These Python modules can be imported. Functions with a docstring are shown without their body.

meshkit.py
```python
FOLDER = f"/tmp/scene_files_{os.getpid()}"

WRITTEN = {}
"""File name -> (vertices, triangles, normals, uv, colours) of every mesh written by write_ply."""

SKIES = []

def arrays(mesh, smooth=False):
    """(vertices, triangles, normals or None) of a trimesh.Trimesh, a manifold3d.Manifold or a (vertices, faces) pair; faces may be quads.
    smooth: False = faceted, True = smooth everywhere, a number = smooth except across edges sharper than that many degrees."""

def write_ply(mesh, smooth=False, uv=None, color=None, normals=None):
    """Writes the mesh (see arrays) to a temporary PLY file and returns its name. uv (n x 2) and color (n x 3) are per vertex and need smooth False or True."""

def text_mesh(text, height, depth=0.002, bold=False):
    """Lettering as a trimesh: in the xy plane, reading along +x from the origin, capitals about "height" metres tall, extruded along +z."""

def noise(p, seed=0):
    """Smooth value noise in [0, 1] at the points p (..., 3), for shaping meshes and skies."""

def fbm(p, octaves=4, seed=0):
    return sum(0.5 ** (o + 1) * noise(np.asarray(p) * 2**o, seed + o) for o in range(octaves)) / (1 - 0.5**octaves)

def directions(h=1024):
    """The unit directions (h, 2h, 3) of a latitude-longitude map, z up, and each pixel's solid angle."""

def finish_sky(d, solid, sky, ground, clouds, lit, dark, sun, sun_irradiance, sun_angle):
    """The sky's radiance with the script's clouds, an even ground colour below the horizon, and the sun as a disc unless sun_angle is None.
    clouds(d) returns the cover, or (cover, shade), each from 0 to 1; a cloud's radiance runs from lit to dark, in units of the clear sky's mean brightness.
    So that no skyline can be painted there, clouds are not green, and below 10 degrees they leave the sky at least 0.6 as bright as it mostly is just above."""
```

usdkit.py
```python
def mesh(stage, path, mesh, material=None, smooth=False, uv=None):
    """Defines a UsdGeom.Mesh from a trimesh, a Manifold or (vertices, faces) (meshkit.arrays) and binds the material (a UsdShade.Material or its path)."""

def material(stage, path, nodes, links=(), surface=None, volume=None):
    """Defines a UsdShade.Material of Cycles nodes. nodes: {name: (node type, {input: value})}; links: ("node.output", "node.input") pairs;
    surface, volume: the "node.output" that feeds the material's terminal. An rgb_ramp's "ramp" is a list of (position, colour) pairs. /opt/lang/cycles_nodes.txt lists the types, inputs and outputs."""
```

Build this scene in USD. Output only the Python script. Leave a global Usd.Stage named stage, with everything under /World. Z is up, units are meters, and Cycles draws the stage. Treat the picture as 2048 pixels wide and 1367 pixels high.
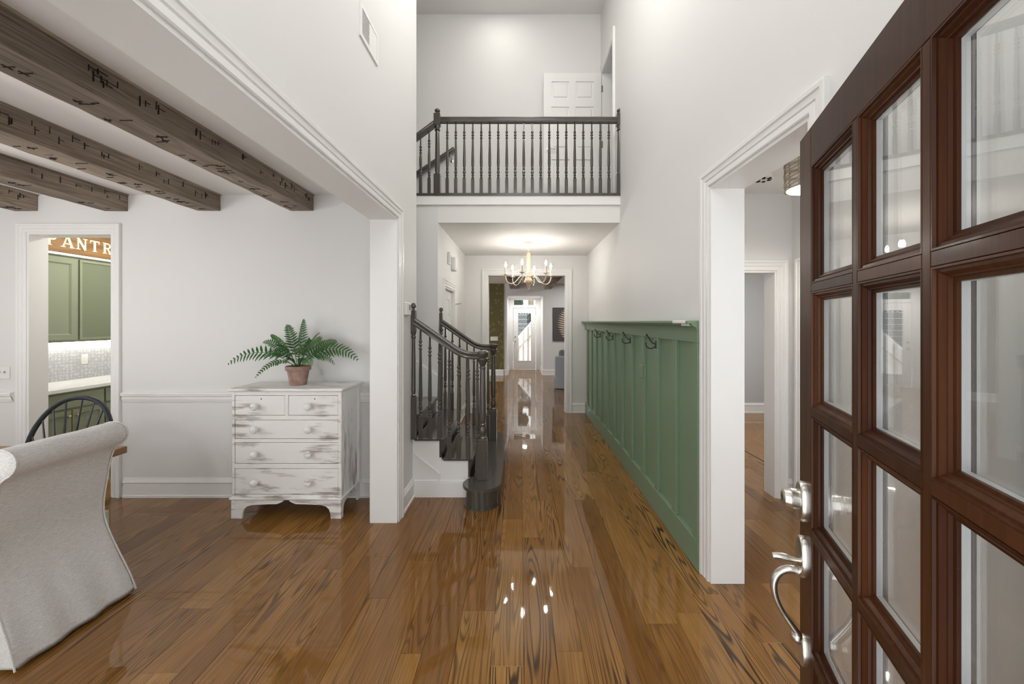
import math, random
import numpy as np, trimesh, usdkit, meshkit
from pxr import Usd, UsdGeom, UsdLux, UsdShade, Gf, Sdf
from shapely.geometry import Polygon, LineString, Point, box as sbox
from shapely.ops import unary_union
from shapely import affinity

stage = Usd.Stage.CreateInMemory()
UsdGeom.SetStageUpAxis(stage, 'Z'); UsdGeom.SetStageMetersPerUnit(stage, 1.0)
UsdGeom.Xform.Define(stage, '/World'); UsdGeom.Scope.Define(stage, '/World/Looks')
R = random.Random(7); NR = np.random.RandomState(11)

# ------------------------------------------------------------------ camera, light, exposure
EYE = 1.59
cam = UsdGeom.Camera.Define(stage, '/World/camera')
cam.AddTranslateOp().Set((0, 0, EYE)); cam.AddRotateXOp().Set(90)
cam.CreateHorizontalApertureAttr(36.0); cam.CreateVerticalApertureAttr(36.0 * 1367 / 2048)
cam.CreateFocalLengthAttr(796 / 2048 * 36)
cam.CreateHorizontalApertureOffsetAttr(-(1041 - 1024) / 2048 * 36)
cam.CreateVerticalApertureOffsetAttr(-(683.5 - 643) / 2048 * 36)
cam.CreateClippingRangeAttr((0.02, 200)); cam.CreateExposureAttr(0.36)
dome = UsdLux.DomeLight.Define(stage, '/World/sky')
dome.CreateIntensityAttr(.8); dome.CreateColorAttr((.97, 0.985, 1.0))
sun = UsdLux.DistantLight.Define(stage, '/World/sun')
sun.AddTransformOp().Set(Gf.Matrix4d().SetRotate(Gf.Rotation(Gf.Vec3d(0, 0, 1), Gf.Vec3d(.80, -.35, .50))))
sun.CreateIntensityAttr(7.0); sun.CreateAngleAttr(.53); sun.CreateColorAttr((1, .95, .88))
def lamp(path, pos, r, power, col=(1, .86, .68)):
    l = UsdLux.SphereLight.Define(stage, path); l.AddTranslateOp().Set(pos); l.CreateRadiusAttr(r)
    l.CreateIntensityAttr(power); l.CreateColorAttr(col); l.CreateNormalizeAttr(True); return l
def can_light(path, pos, r, power, col=(1, .95, .88)):
    l = UsdLux.DiskLight.Define(stage, path); l.AddTranslateOp().Set(pos); l.CreateRadiusAttr(r)
    l.CreateIntensityAttr(power); l.CreateColorAttr(col); l.CreateNormalizeAttr(True); return l

# ------------------------------------------------------------------ naming and scene helpers
used = {}
def uname(parent, name):
    k = (parent, name); n = used.get(k, 0); used[k] = n + 1
    return name if n == 0 else f'{name}_{n:03d}'
def tagp(p, label=None, cat=None, group=None, kind=None):
    for k, v in (('label', label), ('category', cat), ('group', group), ('kind', kind)):
        if v: p.SetCustomDataByKey(k, v)
def obj(name, mesh, m, parent='/World', smooth=30, label=None, cat=None, group=None, kind=None):
    if not isinstance(parent, str): parent = str(parent.GetPath())
    if isinstance(mesh, list): mesh = cat_(mesh)
    path = parent + '/' + uname(parent, name)
    p = usdkit.mesh(stage, path, mesh, M[m], smooth=smooth).GetPrim()
    tagp(p, label, cat, group, kind); return p
def struct(name, mesh, m, label, cat, parent='/World', smooth=30):
    return obj(name, mesh, m, parent, smooth, label, cat, None, 'structure')
def thing(name, label, cat, loc=(0, 0, 0), rz=0, group=None, kind=None):
    x = UsdGeom.Xform.Define(stage, '/World/' + uname('/World', name))
    x.AddTranslateOp().Set(tuple(map(float, loc))); x.AddRotateZOp().Set(float(rz))
    tagp(x.GetPrim(), label, cat, group, kind); return x.GetPrim()
def dup(src, label, loc, rz=0, group=None):
    base = src.GetName()
    t = thing(base, label, src.GetCustomDataByKey('category'), loc, rz, group)
    t.GetReferences().AddInternalReference(src.GetPath()); t.SetInstanceable(True); return t

# ------------------------------------------------------------------ shape helpers
def cat_(ms): return trimesh.util.concatenate(ms)
def tm(v, f, fix=True):
    m = trimesh.Trimesh(np.asarray(v, float), np.asarray(f, int), process=False)
    if fix and m.volume < 0: m.invert()
    return m
def bx(x0, x1, y0, y1, z0, z1, b=0.0):
    x0, x1 = sorted((x0, x1)); y0, y1 = sorted((y0, y1)); z0, z1 = sorted((z0, z1))
    if b <= 0:
        m = trimesh.creation.box(bounds=[[x0, y0, z0], [x1, y1, z1]]); return trimesh.Trimesh(m.vertices, m.faces, process=False)
    b = min(b, (x1 - x0) / 2.2, (y1 - y0) / 2.2, (z1 - z0) / 2.2); pts = []
    for x, sx in ((x0, 1), (x1, -1)):
        for y, sy in ((y0, 1), (y1, -1)):
            for z, sz in ((z0, 1), (z1, -1)):
                pts += [(x, y + sy * b, z + sz * b), (x + sx * b, y, z + sz * b), (x + sx * b, y + sy * b, z)]
    h = trimesh.convex.convex_hull(np.array(pts)); return trimesh.Trimesh(h.vertices, h.faces, process=False)
def rbx(c, s, r, n=3, rz=0, ry=0, rx=0):
    """rounded box"""
    c, s = np.array(c, float), np.array(s, float); m = trimesh.creation.icosphere(n)
    v = np.sign(m.vertices) * np.abs(m.vertices) ** 0.75; v /= np.linalg.norm(v, axis=1)[:, None]
    v = v * r + np.sign(m.vertices) * (s / 2 - r); m = trimesh.Trimesh(v, m.faces, process=False)
    for a, ax in ((rx, [1, 0, 0]), (ry, [0, 1, 0]), (rz, [0, 0, 1])):
        if a: m.apply_transform(trimesh.transformations.rotation_matrix(math.radians(a), ax))
    m.apply_translation(c); return m
def ext(poly, h):
    ps = list(getattr(poly, 'geoms', [poly]))
    return cat_([trimesh.creation.extrude_polygon(p, h, engine='earcut') for p in ps])
def place(m, origin, U, V, N):
    T = np.eye(4); T[:3, 0], T[:3, 1], T[:3, 2], T[:3, 3] = U, V, N, origin
    m = m.copy(); m.apply_transform(T)
    return tm(m.vertices, m.faces)
def wall_x(x0, x1, poly): return place(ext(poly, x1 - x0), (x0, 0, 0), (0, 1, 0), (0, 0, 1), (1, 0, 0))   # poly in (y,z)
def wall_y(y0, y1, poly): return place(ext(poly, y1 - y0), (0, y1, 0), (1, 0, 0), (0, 0, 1), (0, -1, 0))   # poly in (x,z)
def slab(poly, z0, z1):
    m = ext(poly, z1 - z0); m.apply_translation((0, 0, z0)); return m
def lathe(prof, n=14, c=(0, 0, 0), ring=False):
    prof = np.array(list(prof) + ([prof[0]] if ring else []), float); a = np.linspace(0, 2 * np.pi, n, endpoint=False); k = len(prof)
    v = np.stack([np.outer(prof[:, 0], np.cos(a)), np.outer(prof[:, 0], np.sin(a)), np.repeat(prof[:, 1:2], n, 1)], -1).reshape(-1, 3)
    f = []
    for i in range(k - 1):
        for j in range(n):
            p, q = i * n + j, i * n + (j + 1) % n; f += [(p, q, q + n), (p, q + n, p + n)]
    if ring: return tm(v + np.array(c), f)
    v = np.vstack([v, [[0, 0, prof[0, 1]], [0, 0, prof[-1, 1]]]])
    for j in range(n): f += [(k * n, (j + 1) % n, j), (k * n + 1, (k - 1) * n + j, (k - 1) * n + (j + 1) % n)]
    return tm(v + np.array(c), f)
def tube(pts, r, n=8, closed=False):
    p = np.array(pts, float); k = len(p); r = np.broadcast_to(np.asarray(r, float), (k,))
    t = np.gradient(p, axis=0) if not closed else np.roll(p, -1, 0) - np.roll(p, 1, 0)
    t /= np.linalg.norm(t, axis=1)[:, None] + 1e-12
    u = np.cross(t[0], [0, 0, 1.0]); u = u if np.linalg.norm(u) > .05 else np.cross(t[0], [1.0, 0, 0]); us = []
    for i in range(k):
        u = u - t[i] * (u @ t[i]); u /= np.linalg.norm(u); us.append(u)
    us = np.array(us); w = np.cross(t, us); a = np.linspace(0, 2 * np.pi, n, endpoint=False)
    v = (p[:, None] + r[:, None, None] * (np.cos(a)[None, :, None] * us[:, None] + np.sin(a)[None, :, None] * w[:, None])).reshape(-1, 3); f = []
    for i in range(k if closed else k - 1):
        for j in range(n):
            A, B = i * n + j, i * n + (j + 1) % n; C, D = ((i + 1) % k) * n + j, ((i + 1) % k) * n + (j + 1) % n; f += [(A, B, D), (A, D, C)]
    if not closed:
        v = np.vstack([v, p[0], p[-1]])
        for j in range(n): f += [(k * n, (j + 1) % n, j), (k * n + 1, (k - 1) * n + j, (k - 1) * n + (j + 1) % n)]
    return tm(v, f)
def spline(pts, n=24):
    from scipy.interpolate import PchipInterpolator, CubicSpline
    p = np.array(pts, float); d = np.r_[0, np.cumsum(np.linalg.norm(np.diff(p, axis=0), axis=1))]
    return CubicSpline(d, p)(np.linspace(0, d[-1], n))
def sweep(path, prof, up=(0, 0, 1)):
    """closed profile (side, up) along an open path"""
    p = np.array(path, float); k = len(p); t = np.gradient(p, axis=0); t /= np.linalg.norm(t, axis=1)[:, None]
    s = np.cross(t, up); s /= np.linalg.norm(s, axis=1)[:, None]; w = np.cross(s, t); pr = np.array(prof, float); n = len(pr)
    v = (p[:, None] + pr[None, :, 0, None] * s[:, None] + pr[None, :, 1, None] * w[:, None]).reshape(-1, 3); f = []
    for i in range(k - 1):
        for j in range(n):
            A, B = i * n + j, i * n + (j + 1) % n; f += [(A, B, B + n), (A, B + n, A + n)]
    tri = trimesh.creation.triangulate_polygon(Polygon(pr), engine='earcut')
    tv, tf = np.array(tri[0]), np.array(tri[1])
    idx = np.array([np.argmin(((pr - q[:2]) ** 2).sum(1)) for q in tv])
    for a, b, c in idx[tf]:
        f += [(a, c, b), ((k - 1) * n + a, (k - 1) * n + b, (k - 1) * n + c)]
    m = trimesh.Trimesh(v, f, process=False); trimesh.repair.fix_normals(m); return tm(m.vertices, m.faces)
def mitre(path, prof, O, U, V, N, closed=False):
    """moulding along a 2D path in a wall plane; profile points (outward = left of travel, off the wall), closed loop of points"""
    p = np.array(path, float); k = len(p)
    def dirn(a, b): d = b - a; return d / np.linalg.norm(d)
    mv = []
    for i in range(k):
        dp = dirn(p[i - 1], p[i]) if (i or closed) else None
        dn = dirn(p[i], p[(i + 1) % k]) if (i < k - 1 or closed) else None
        n1 = np.array([-dp[1], dp[0]]) if dp is not None else None; n2 = np.array([-dn[1], dn[0]]) if dn is not None else None
        if n1 is None: mv.append(n2)
        elif n2 is None: mv.append(n1)
        else: b = n1 + n2; mv.append(b / (b @ n1))
    mv = np.array(mv); pr = np.array(prof, float); n = len(pr); O, U, V, N = map(lambda q: np.array(q, float), (O, U, V, N))
    q = p[:, None] + pr[None, :, 0, None] * mv[:, None]
    v = (O + q[..., 0:1] * U + q[..., 1:2] * V + pr[None, :, 1, None] * N).reshape(-1, 3); f = []
    for i in range(k if closed else k - 1):
        i2 = (i + 1) % k
        for j in range(n):
            A, B, C, D = i * n + j, i * n + (j + 1) % n, i2 * n + j, i2 * n + (j + 1) % n; f += [(A, B, D), (A, D, C)]
    if not closed:
        for j in range(1, n - 1): f += [(0, j + 1, j), ((k - 1) * n, (k - 1) * n + j, (k - 1) * n + j + 1)]
    m = trimesh.Trimesh(v, f, process=False)
    if m.volume < 0: m.invert()
    return m
CAS = [(0, 0), (0, .012), (.006, .016), (.03, .016), (.036, .012), (.042, .018), (.066, .020), (.072, .026), (.09, .028), (.095, .024), (.095, 0)]
def casing(a, b, h, O, U, N, w=1.0):
    return mitre([(a, 0), (a, h), (b, h), (b, 0)], [(o * w, d) for o, d in CAS], O, U, (0, 0, 1), N)
BASE = [(0, 0), (0, .022), (.018, .022), (.024, .014), (.125, .014), (.135, .020), (.15, .016), (.165, .008), (.175, .006), (.175, 0)]   # (height, off wall)
RAIL = [(0, 0), (0, .010), (.018, .014), (.022, .020), (.045, .020), (.052, .030), (.075, .034), (.085, .024), (.09, 0)]
def strip(p0, p1, N, z, prof):
    """horizontal moulding on a wall from p0 to p1 (xy), off-wall direction N"""
    p0, p1 = np.array([*p0, z], float), np.array([*p1, z], float); d = p1 - p0; L = np.linalg.norm(d); d /= L
    pr = np.array(prof); v = np.vstack([q + pr[:, :1] * np.array([0, 0, 1.0]) + pr[:, 1:] * np.array([*N, 0.0]) for q in (p0, p1)]); n = len(pr); f = []
    for j in range(n): A, B = j, (j + 1) % n; f += [(A, B, B + n), (A, B + n, A + n)]
    for j in range(1, n - 1): f += [(0, j + 1, j), (n, n + j, n + j + 1)]
    return tm(v, f)

# ------------------------------------------------------------------ materials
M = {}
def mk(name, nodes, links, surface='p.BSDF'): M[name] = usdkit.material(stage, '/World/Looks/' + name, nodes, links, surface=surface)
def plain(name, col, rough=.5, **kw): mk(name, {'p': ('principled_bsdf', {'base_color': col, 'roughness': rough, **kw})}, [])
def paint(name, col, rough=.55, scale=60, bump=.03, **kw):
    mk(name, {'g': ('geometry', {}), 'n': ('noise_texture', {'scale': scale, 'detail': 2.0}), 'b': ('bump', {'strength': bump, 'distance': .01}),
              'p': ('principled_bsdf', {'base_color': col, 'roughness': rough, **kw})},
       [('g.position', 'n.vector'), ('n.fac', 'b.height'), ('b.normal', 'p.normal')])
paint('wall_paint', (.745, .738, .725), .6)
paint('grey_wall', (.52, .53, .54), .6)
paint('ceiling_paint', (.80, .785, .76), .7)
plain('trim_white', (.83, .825, .81), .35)
paint('green_paint', (.185, .270, .175), .38, 40, .03)
paint('sage_paint', (.255, .285, .195), .35, 40, .02)
plain('sage_glass', (.17, .20, .125), .08)
plain('pale_sage', (.50, .54, .46), .4)
plain('dark_stain', (.068, .060, .052), .2, coat_weight=.5, coat_roughness=.08)
plain('black_iron', (.012, .011, .010), .4)
plain('nickel', (.62, .59, .54), .28, metallic=1.0)
plain('brass', (.75, .58, .30), .3, metallic=1.0)
plain('alu', (.75, .77, .78), .4, metallic=.6)
plain('plastic', (.80, .79, .77), .4)
plain('plastic_grey', (.42, .42, .40), .5)
plain('screen', (.18, .22, .19), .2)
plain('counter', (.85, .85, .84), .15)
plain('cream_metal', (.74, .66, .54), .4)
plain('candle_cream', (.84, .73, .55), .5)
plain('soil', (.03, .02, .012), .9)
plain('dark_gap', (.01, .008, .006), .9)
plain('vent_dark', (.16, .15, .14), .6)
plain('hinge_grey', (.22, .21, .20), .4, metallic=.6)
plain('art_grey', (.085, .080, .082), .7)
plain('art_gold', (.66, .52, .36), .5)
plain('sofa_fabric', (.30, .31, .335), .9, sheen_weight=.3)
plain('sofa_dark', (.17, .17, .19), .9)
plain('windsor_black', (.020, .026, .034), .3)
plain('letter_cream', (.86, .76, .58), .6)
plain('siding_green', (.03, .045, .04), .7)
plain('patio', (.35, .33, .30), .8)
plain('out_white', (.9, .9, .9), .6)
plain('out_tan', (.42, .33, .24), .7)
plain('shade_lining', (.80, .74, .64), .8)
plain('rope_brown', (.36, .30, .24), .8)
mk('led', {'e': ('emission', {'color': (1, .95, .85), 'strength': 14.0})}, [], 'e.emission')
mk('bulb', {'e': ('emission', {'color': (1, .95, .88), 'strength': 150.0})}, [], 'e.emission')
# window glass: clear with fresnel mirror
mk('glass', {'l': ('layer_weight', {'blend': .5}), 'w': ('math', {'math_type': 'power', 'value2': 5.0}), 'f': ('math', {'math_type': 'multiply_add', 'value2': .96, 'value3': .04}), 't': ('transparent_bsdf', {'color': (.985, .99, .988)}), 'g': ('glossy_bsdf', {'color': (1, 1, 1), 'roughness': 0.0}), 'x': ('mix_closure', {})},
   [('l.facing', 'w.value1'), ('w.value', 'f.value1'), ('f.value', 'x.fac'), ('t.BSDF', 'x.closure1'), ('g.BSDF', 'x.closure2')], 'x.closure')
def wood(name, dark, mid, light, grain=(7, .5, 7), fine=(150, 4, 150), rough=.35, coat=0.0, coat_r=.06, k=26.0, tone=.5, bump=.05, wav=0.0, lines=.62, use_rand=1.0, var=.7, fvar=.5, spec=.5):
    """grain runs along y for grain=(fast, slow, fast)"""
    nodes = {'g': ('geometry', {}), 'o': ('object_info', {}), 'c': ('combine_xyz', {}),
             'm1': ('math', {'math_type': 'multiply', 'value2': 37.0 * use_rand}), 'm2': ('math', {'math_type': 'multiply', 'value2': 91.0 * use_rand}),
             'a': ('vector_math', {'math_type': 'add'}), 'mp': ('mapping', {'scale': grain}), 'n': ('noise_texture', {'scale': 1.0, 'detail': 1.5, 'roughness': .45, 'distortion': .25}),
             'k': ('math', {'math_type': 'multiply', 'value2': k}), 's': ('math', {'math_type': 'sine'}), 'r': ('map_range', {'from_min': .0, 'from_max': 1.0, 'to_min': 0.0, 'to_max': 1.0}),
             'mf': ('mapping', {'scale': fine}), 'nf': ('noise_texture', {'scale': 1.0, 'detail': 3.0, 'roughness': .6}),
             'mb': ('mapping', {'scale': (2.2, .7, 2.2)}), 'nb': ('noise_texture', {'scale': 1.0, 'detail': 2.0}),
             'tone': ('rgb_ramp', {'ramp': [(0, dark), (.5, mid), (1, light)]}),
             't1': ('math', {'math_type': 'multiply_add', 'value2': tone * use_rand, 'value3': .5 - .5 * tone * use_rand}),
             't2': ('math', {'math_type': 'multiply_add', 'value2': var, 'value3': -.5 * var}), 't3': ('math', {'math_type': 'add', 'use_clamp': True}),
             'f1': ('math', {'math_type': 'multiply_add', 'value2': fvar, 'value3': -.5 * fvar}), 't4': ('math', {'math_type': 'add', 'use_clamp': True}),
             'lf': ('map_range', {'from_min': .40, 'from_max': .66, 'to_min': 0.0, 'to_max': 1.0}), 'lm': ('math', {'math_type': 'multiply'}), 'ls': ('math', {'math_type': 'multiply', 'value2': lines}),
             'mx': ('mix_color', {'blend_type': 'mix', 'b': tuple(.30 * q for q in dark)}),
             'nw': ('noise_texture', {'scale': 9.0, 'detail': 1.0}), 'bw': ('bump', {'strength': wav, 'distance': .004}), 'b': ('bump', {'strength': bump, 'distance': .003}),
             'p': ('principled_bsdf', {'roughness': rough, 'specular_ior_level': spec, 'coat_weight': coat, 'coat_roughness': coat_r})}
    links = [('o.random', 'm1.value1'), ('o.random', 'm2.value1'), ('m1.value', 'c.x'), ('m2.value', 'c.y'), ('m1.value', 'c.z'), ('g.position', 'a.vector1'), ('c.vector', 'a.vector2'),
             ('a.vector', 'mp.vector'), ('mp.vector', 'n.vector'), ('n.fac', 'k.value1'), ('k.value', 's.value1'), ('s.value', 'r.value'),
             ('a.vector', 'mf.vector'), ('mf.vector', 'nf.vector'), ('a.vector', 'mb.vector'), ('mb.vector', 'nb.vector'),
             ('o.random', 't1.value1'), ('nb.fac', 't2.value1'), ('t1.value', 't3.value1'), ('t2.value', 't3.value2'), ('nf.fac', 'f1.value1'), ('t3.value', 't4.value1'), ('f1.value', 't4.value2'), ('t4.value', 'tone.fac'),
             ('nb.fac', 'lf.value'), ('r.result', 'lm.value1'), ('lf.result', 'lm.value2'), ('lm.value', 'ls.value1'), ('ls.value', 'mx.fac'), ('tone.color', 'mx.a'), ('mx.result', 'p.base_color'),
             ('g.position', 'nw.vector'), ('nw.fac', 'bw.height'), ('nf.fac', 'b.height'), ('bw.normal', 'b.normal'), ('b.normal', 'p.normal')]
    if coat: links.append(('bw.normal', 'p.coat_normal'))
    mk(name, nodes, links)
wood('oak_floor', (.125, .049, .0085), (.235, .107, .022), (.37, .20, .054), grain=(9, .55, 9), rough=.5, coat=.8, coat_r=.03, k=120, tone=.45, fvar=.9, spec=.12, bump=.05, wav=.10, lines=.9)
wood('beam_wood', (.09, .066, .048), (.26, .205, .155), (.55, .46, .36), grain=(9, .8, 9), fine=(110, 3, 110), rough=.7, k=50, tone=.2, bump=.3, lines=.5, var=1.5, fvar=1.1)
wood('table_wood', (.12, .055, .02), (.26, .13, .055), (.36, .20, .09), grain=(.6, 9, 9), fine=(5, 150, 150), rough=.4, k=30)
wood('sign_wood', (.20, .10, .032), (.30, .16, .055), (.38, .22, .085), grain=(9, .8, 9), rough=.6, k=30, lines=.4)
wood('raw_wood', (.42, .28, .17), (.58, .41, .27), (.68, .51, .36), grain=(20, 20, 2), fine=(150, 150, 6), rough=.6, k=20, lines=.3)
wood('mahogany', (.016, .0042, .002), (.046, .0145, .0052), (.098, .036, .012), grain=(12, 12, .8), fine=(140, 140, 4), rough=.32, coat=.05, coat_r=.1, spec=.12, k=24, tone=.3, lines=.4)
# distressed chalk-white paint over dark wood
def distressed(name, sc):
    mk(name, {'g': ('geometry', {}), 'mp': ('mapping', {'scale': sc}), 'n': ('noise_texture', {'scale': 1.0, 'detail': 5.0, 'roughness': .62}), 'n2': ('noise_texture', {'scale': 2.6, 'detail': 2.0}),
              'ad': ('math', {'math_type': 'multiply_add', 'value2': .55}), 'r': ('rgb_ramp', {'ramp': [(0, (.85, .84, .825)), (.82, (.83, .82, .80)), (.93, (.52, .485, .46)), (1, (.34, .28, .24))]}),
              'mf': ('mapping', {'scale': tuple(q * 9 for q in sc)}), 'nf': ('noise_texture', {'scale': 1.0, 'detail': 2.0}), 'b': ('bump', {'strength': .15, 'distance': .004}), 'p': ('principled_bsdf', {'roughness': .6})},
       [('g.position', 'mp.vector'), ('mp.vector', 'n.vector'), ('g.position', 'n2.vector'), ('n2.fac', 'ad.value1'), ('n.fac', 'ad.value3'), ('ad.value', 'r.fac'), ('r.color', 'p.base_color'), ('g.position', 'mf.vector'), ('mf.vector', 'nf.vector'), ('nf.fac', 'b.height'), ('b.normal', 'p.normal')])
distressed('chalk_white', (3.5, 3.5, 26)); distressed('chalk_white_side', (16, 16, 2.6)); distressed('chalk_white_top', (3, 20, 20))
def fabric(name, c1, c2, s1, s2):
    mk(name, {'g': ('geometry', {}), 'm1': ('mapping', {'scale': s1}), 'm2': ('mapping', {'scale': s2}), 'a': ('noise_texture', {'scale': 1.0, 'detail': 2.0}), 'b': ('noise_texture', {'scale': 1.0, 'detail': 2.0}),
              'mx': ('mix_float', {'fac': .5}), 'r': ('rgb_ramp', {'ramp': [(.3, c1), (.7, c2)]}), 'bp': ('bump', {'strength': .25, 'distance': .002}), 'p': ('principled_bsdf', {'roughness': .9, 'sheen_weight': .25})},
       [('g.position', 'm1.vector'), ('g.position', 'm2.vector'), ('m1.vector', 'a.vector'), ('m2.vector', 'b.vector'), ('a.fac', 'mx.a'), ('b.fac', 'mx.b'), ('mx.result', 'r.fac'), ('r.color', 'p.base_color'), ('mx.result', 'bp.height'), ('bp.normal', 'p.normal')])
fabric('linen', (.49, .475, .455), (.82, .805, .78), (60, 300, 300), (300, 40, 400))
mk('terracotta', {'g': ('geometry', {}), 'n': ('noise_texture', {'scale': 18.0, 'detail': 4.0}), 'r': ('rgb_ramp', {'ramp': [(.3, (.27, .15, .115)), (.7, (.42, .29, .245))]}), 'p': ('principled_bsdf', {'roughness': .85})}, [('g.position', 'n.vector'), ('n.fac', 'r.fac'), ('r.color', 'p.base_color')])
mk('frond_green', {'o': ('object_info', {}), 'r': ('rgb_ramp', {'ramp': [(0, (.035, .12, .035)), (1, (.10, .22, .065))]}), 'p': ('principled_bsdf', {'roughness': .45}), 't': ('translucent_bsdf', {}), 'x': ('mix_closure', {'fac': .25})},
   [('o.random', 'r.fac'), ('r.color', 'p.base_color'), ('r.color', 't.color'), ('p.BSDF', 'x.closure1'), ('t.BSDF', 'x.closure2')], 'x.closure')
plain('stem_brown', (.06, .05, .02), .6)
mk('wallpaper', {'g': ('geometry', {}), 'v': ('voronoi_texture', {'scale': 9.0, 'feature': 'f1'}), 'n': ('noise_texture', {'scale': 22.0, 'detail': 3.0}), 'a': ('math', {'math_type': 'multiply_add', 'value2': .8}), 'r': ('rgb_ramp', {'ramp': [(.45, (.10, .085, .022)), (.62, (.24, .20, .075)), (.8, (.12, .10, .03))]}), 'p': ('principled_bsdf', {'roughness': .7})},
   [('g.position', 'v.vector'), ('g.position', 'n.vector'), ('v.distance', 'a.value1'), ('n.fac', 'a.value3'), ('a.value', 'r.fac'), ('r.color', 'p.base_color')])
mk('tile_print', {'g': ('geometry', {}), 'mp': ('mapping', {'scale': (0, 26, 26)}), 'v': ('voronoi_texture', {'scale': 1.0, 'randomness': .35, 'metric': 'manhattan'}), 'n': ('noise_texture', {'scale': 60.0, 'detail': 2.0}), 'a': ('math', {'math_type': 'multiply_add', 'value2': .7}), 'r': ('rgb_ramp', {'ramp': [(.5, (.72, .72, .72)), (.62, (.44, .45, .48)), (.75, (.74, .74, .75)), (.9, (.48, .49, .52))]}), 'p': ('principled_bsdf', {'roughness': .3})},
   [('g.position', 'mp.vector'), ('mp.vector', 'v.vector'), ('g.position', 'n.vector'), ('v.distance', 'a.value1'), ('n.fac', 'a.value3'), ('a.value', 'r.fac'), ('r.color', 'p.base_color')])
mk('foliage', {'g': ('geometry', {}), 'n': ('noise_texture', {'scale': 7.0, 'detail': 5.0}), 'r': ('rgb_ramp', {'ramp': [(.3, (.015, .03, .02)), (.7, (.08, .12, .08))]}), 'p': ('principled_bsdf', {'roughness': .8})}, [('g.position', 'n.vector'), ('n.fac', 'r.fac'), ('r.color', 'p.base_color')])

# ------------------------------------------------------------------ key dimensions
XL, XLd, XR, XRd = -.98, -1.185, 1.161, 1.355           # foyer wall faces and their far sides
YD, YS, YB, YU = 3.616, 4.645, 6.954, 5.75              # dining back wall, stair/balcony plane, corridor end, upstairs back wall
ZC, ZF, ZT, ZO = 2.745, 3.085, 6.03, 2.415              # ceiling, upper floor, top ceiling, opening head
# ------------------------------------------------------------------ floor
fl = thing('floor', 'glossy brown oak plank floor running the length of the hall', 'floor', kind='structure')
obj('subfloor', [slab(sbox(-6.2, .0, 5.1, 13.3), -.06, -.012)], 'dark_gap', fl)
def plank(x0, x1, y0, y1):
    g, b = .0004, .0011; x0 += g; x1 -= g; y0 += g; y1 -= g
    q = lambda e, z: [(x0 + e, y0 + e, z), (x1 - e, y0 + e, z), (x1 - e, y1 - e, z), (x0 + e, y1 - e, z)]
    v = q(b, 0) + q(0, -b) + q(0, -.011); f = [(0, 1, 2), (0, 2, 3)]
    for l in (0, 4):
        for j in range(4): a, c = l + j, l + (j + 1) % 4; f += [(a, a + 4, c + 4), (a, c + 4, c)]
    return tm(np.array(v), f, False)
pl, far = [], []
x = -4.92; k = 0
while x < 2.62:
    w = (.155, .18, .13, .18, .155, .10)[R.randrange(6)]; y = .3 - R.random() * 1.2
    while y < 13.25:
        L = R.uniform(1.3, 2.9); y2 = min(y + L, 13.3)
        if y2 - y > .05 and y2 > .3:
            live = y > 7.0
            if not live or -1.4 < x < 2.1: pl.append((max(y, .3), y2, x, w))
            else: far.append((y, y2, x, w))
        y = y2
    x += w
pl.sort(key=lambda q: -(q[1] - q[0]) * q[3] / (q[0] + .5) ** 2)
for y0, y1, x0, w in pl[:298]: obj('plank', plank(x0, x0 + w, y0, y1), 'oak_floor', fl, smooth=False)
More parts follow.
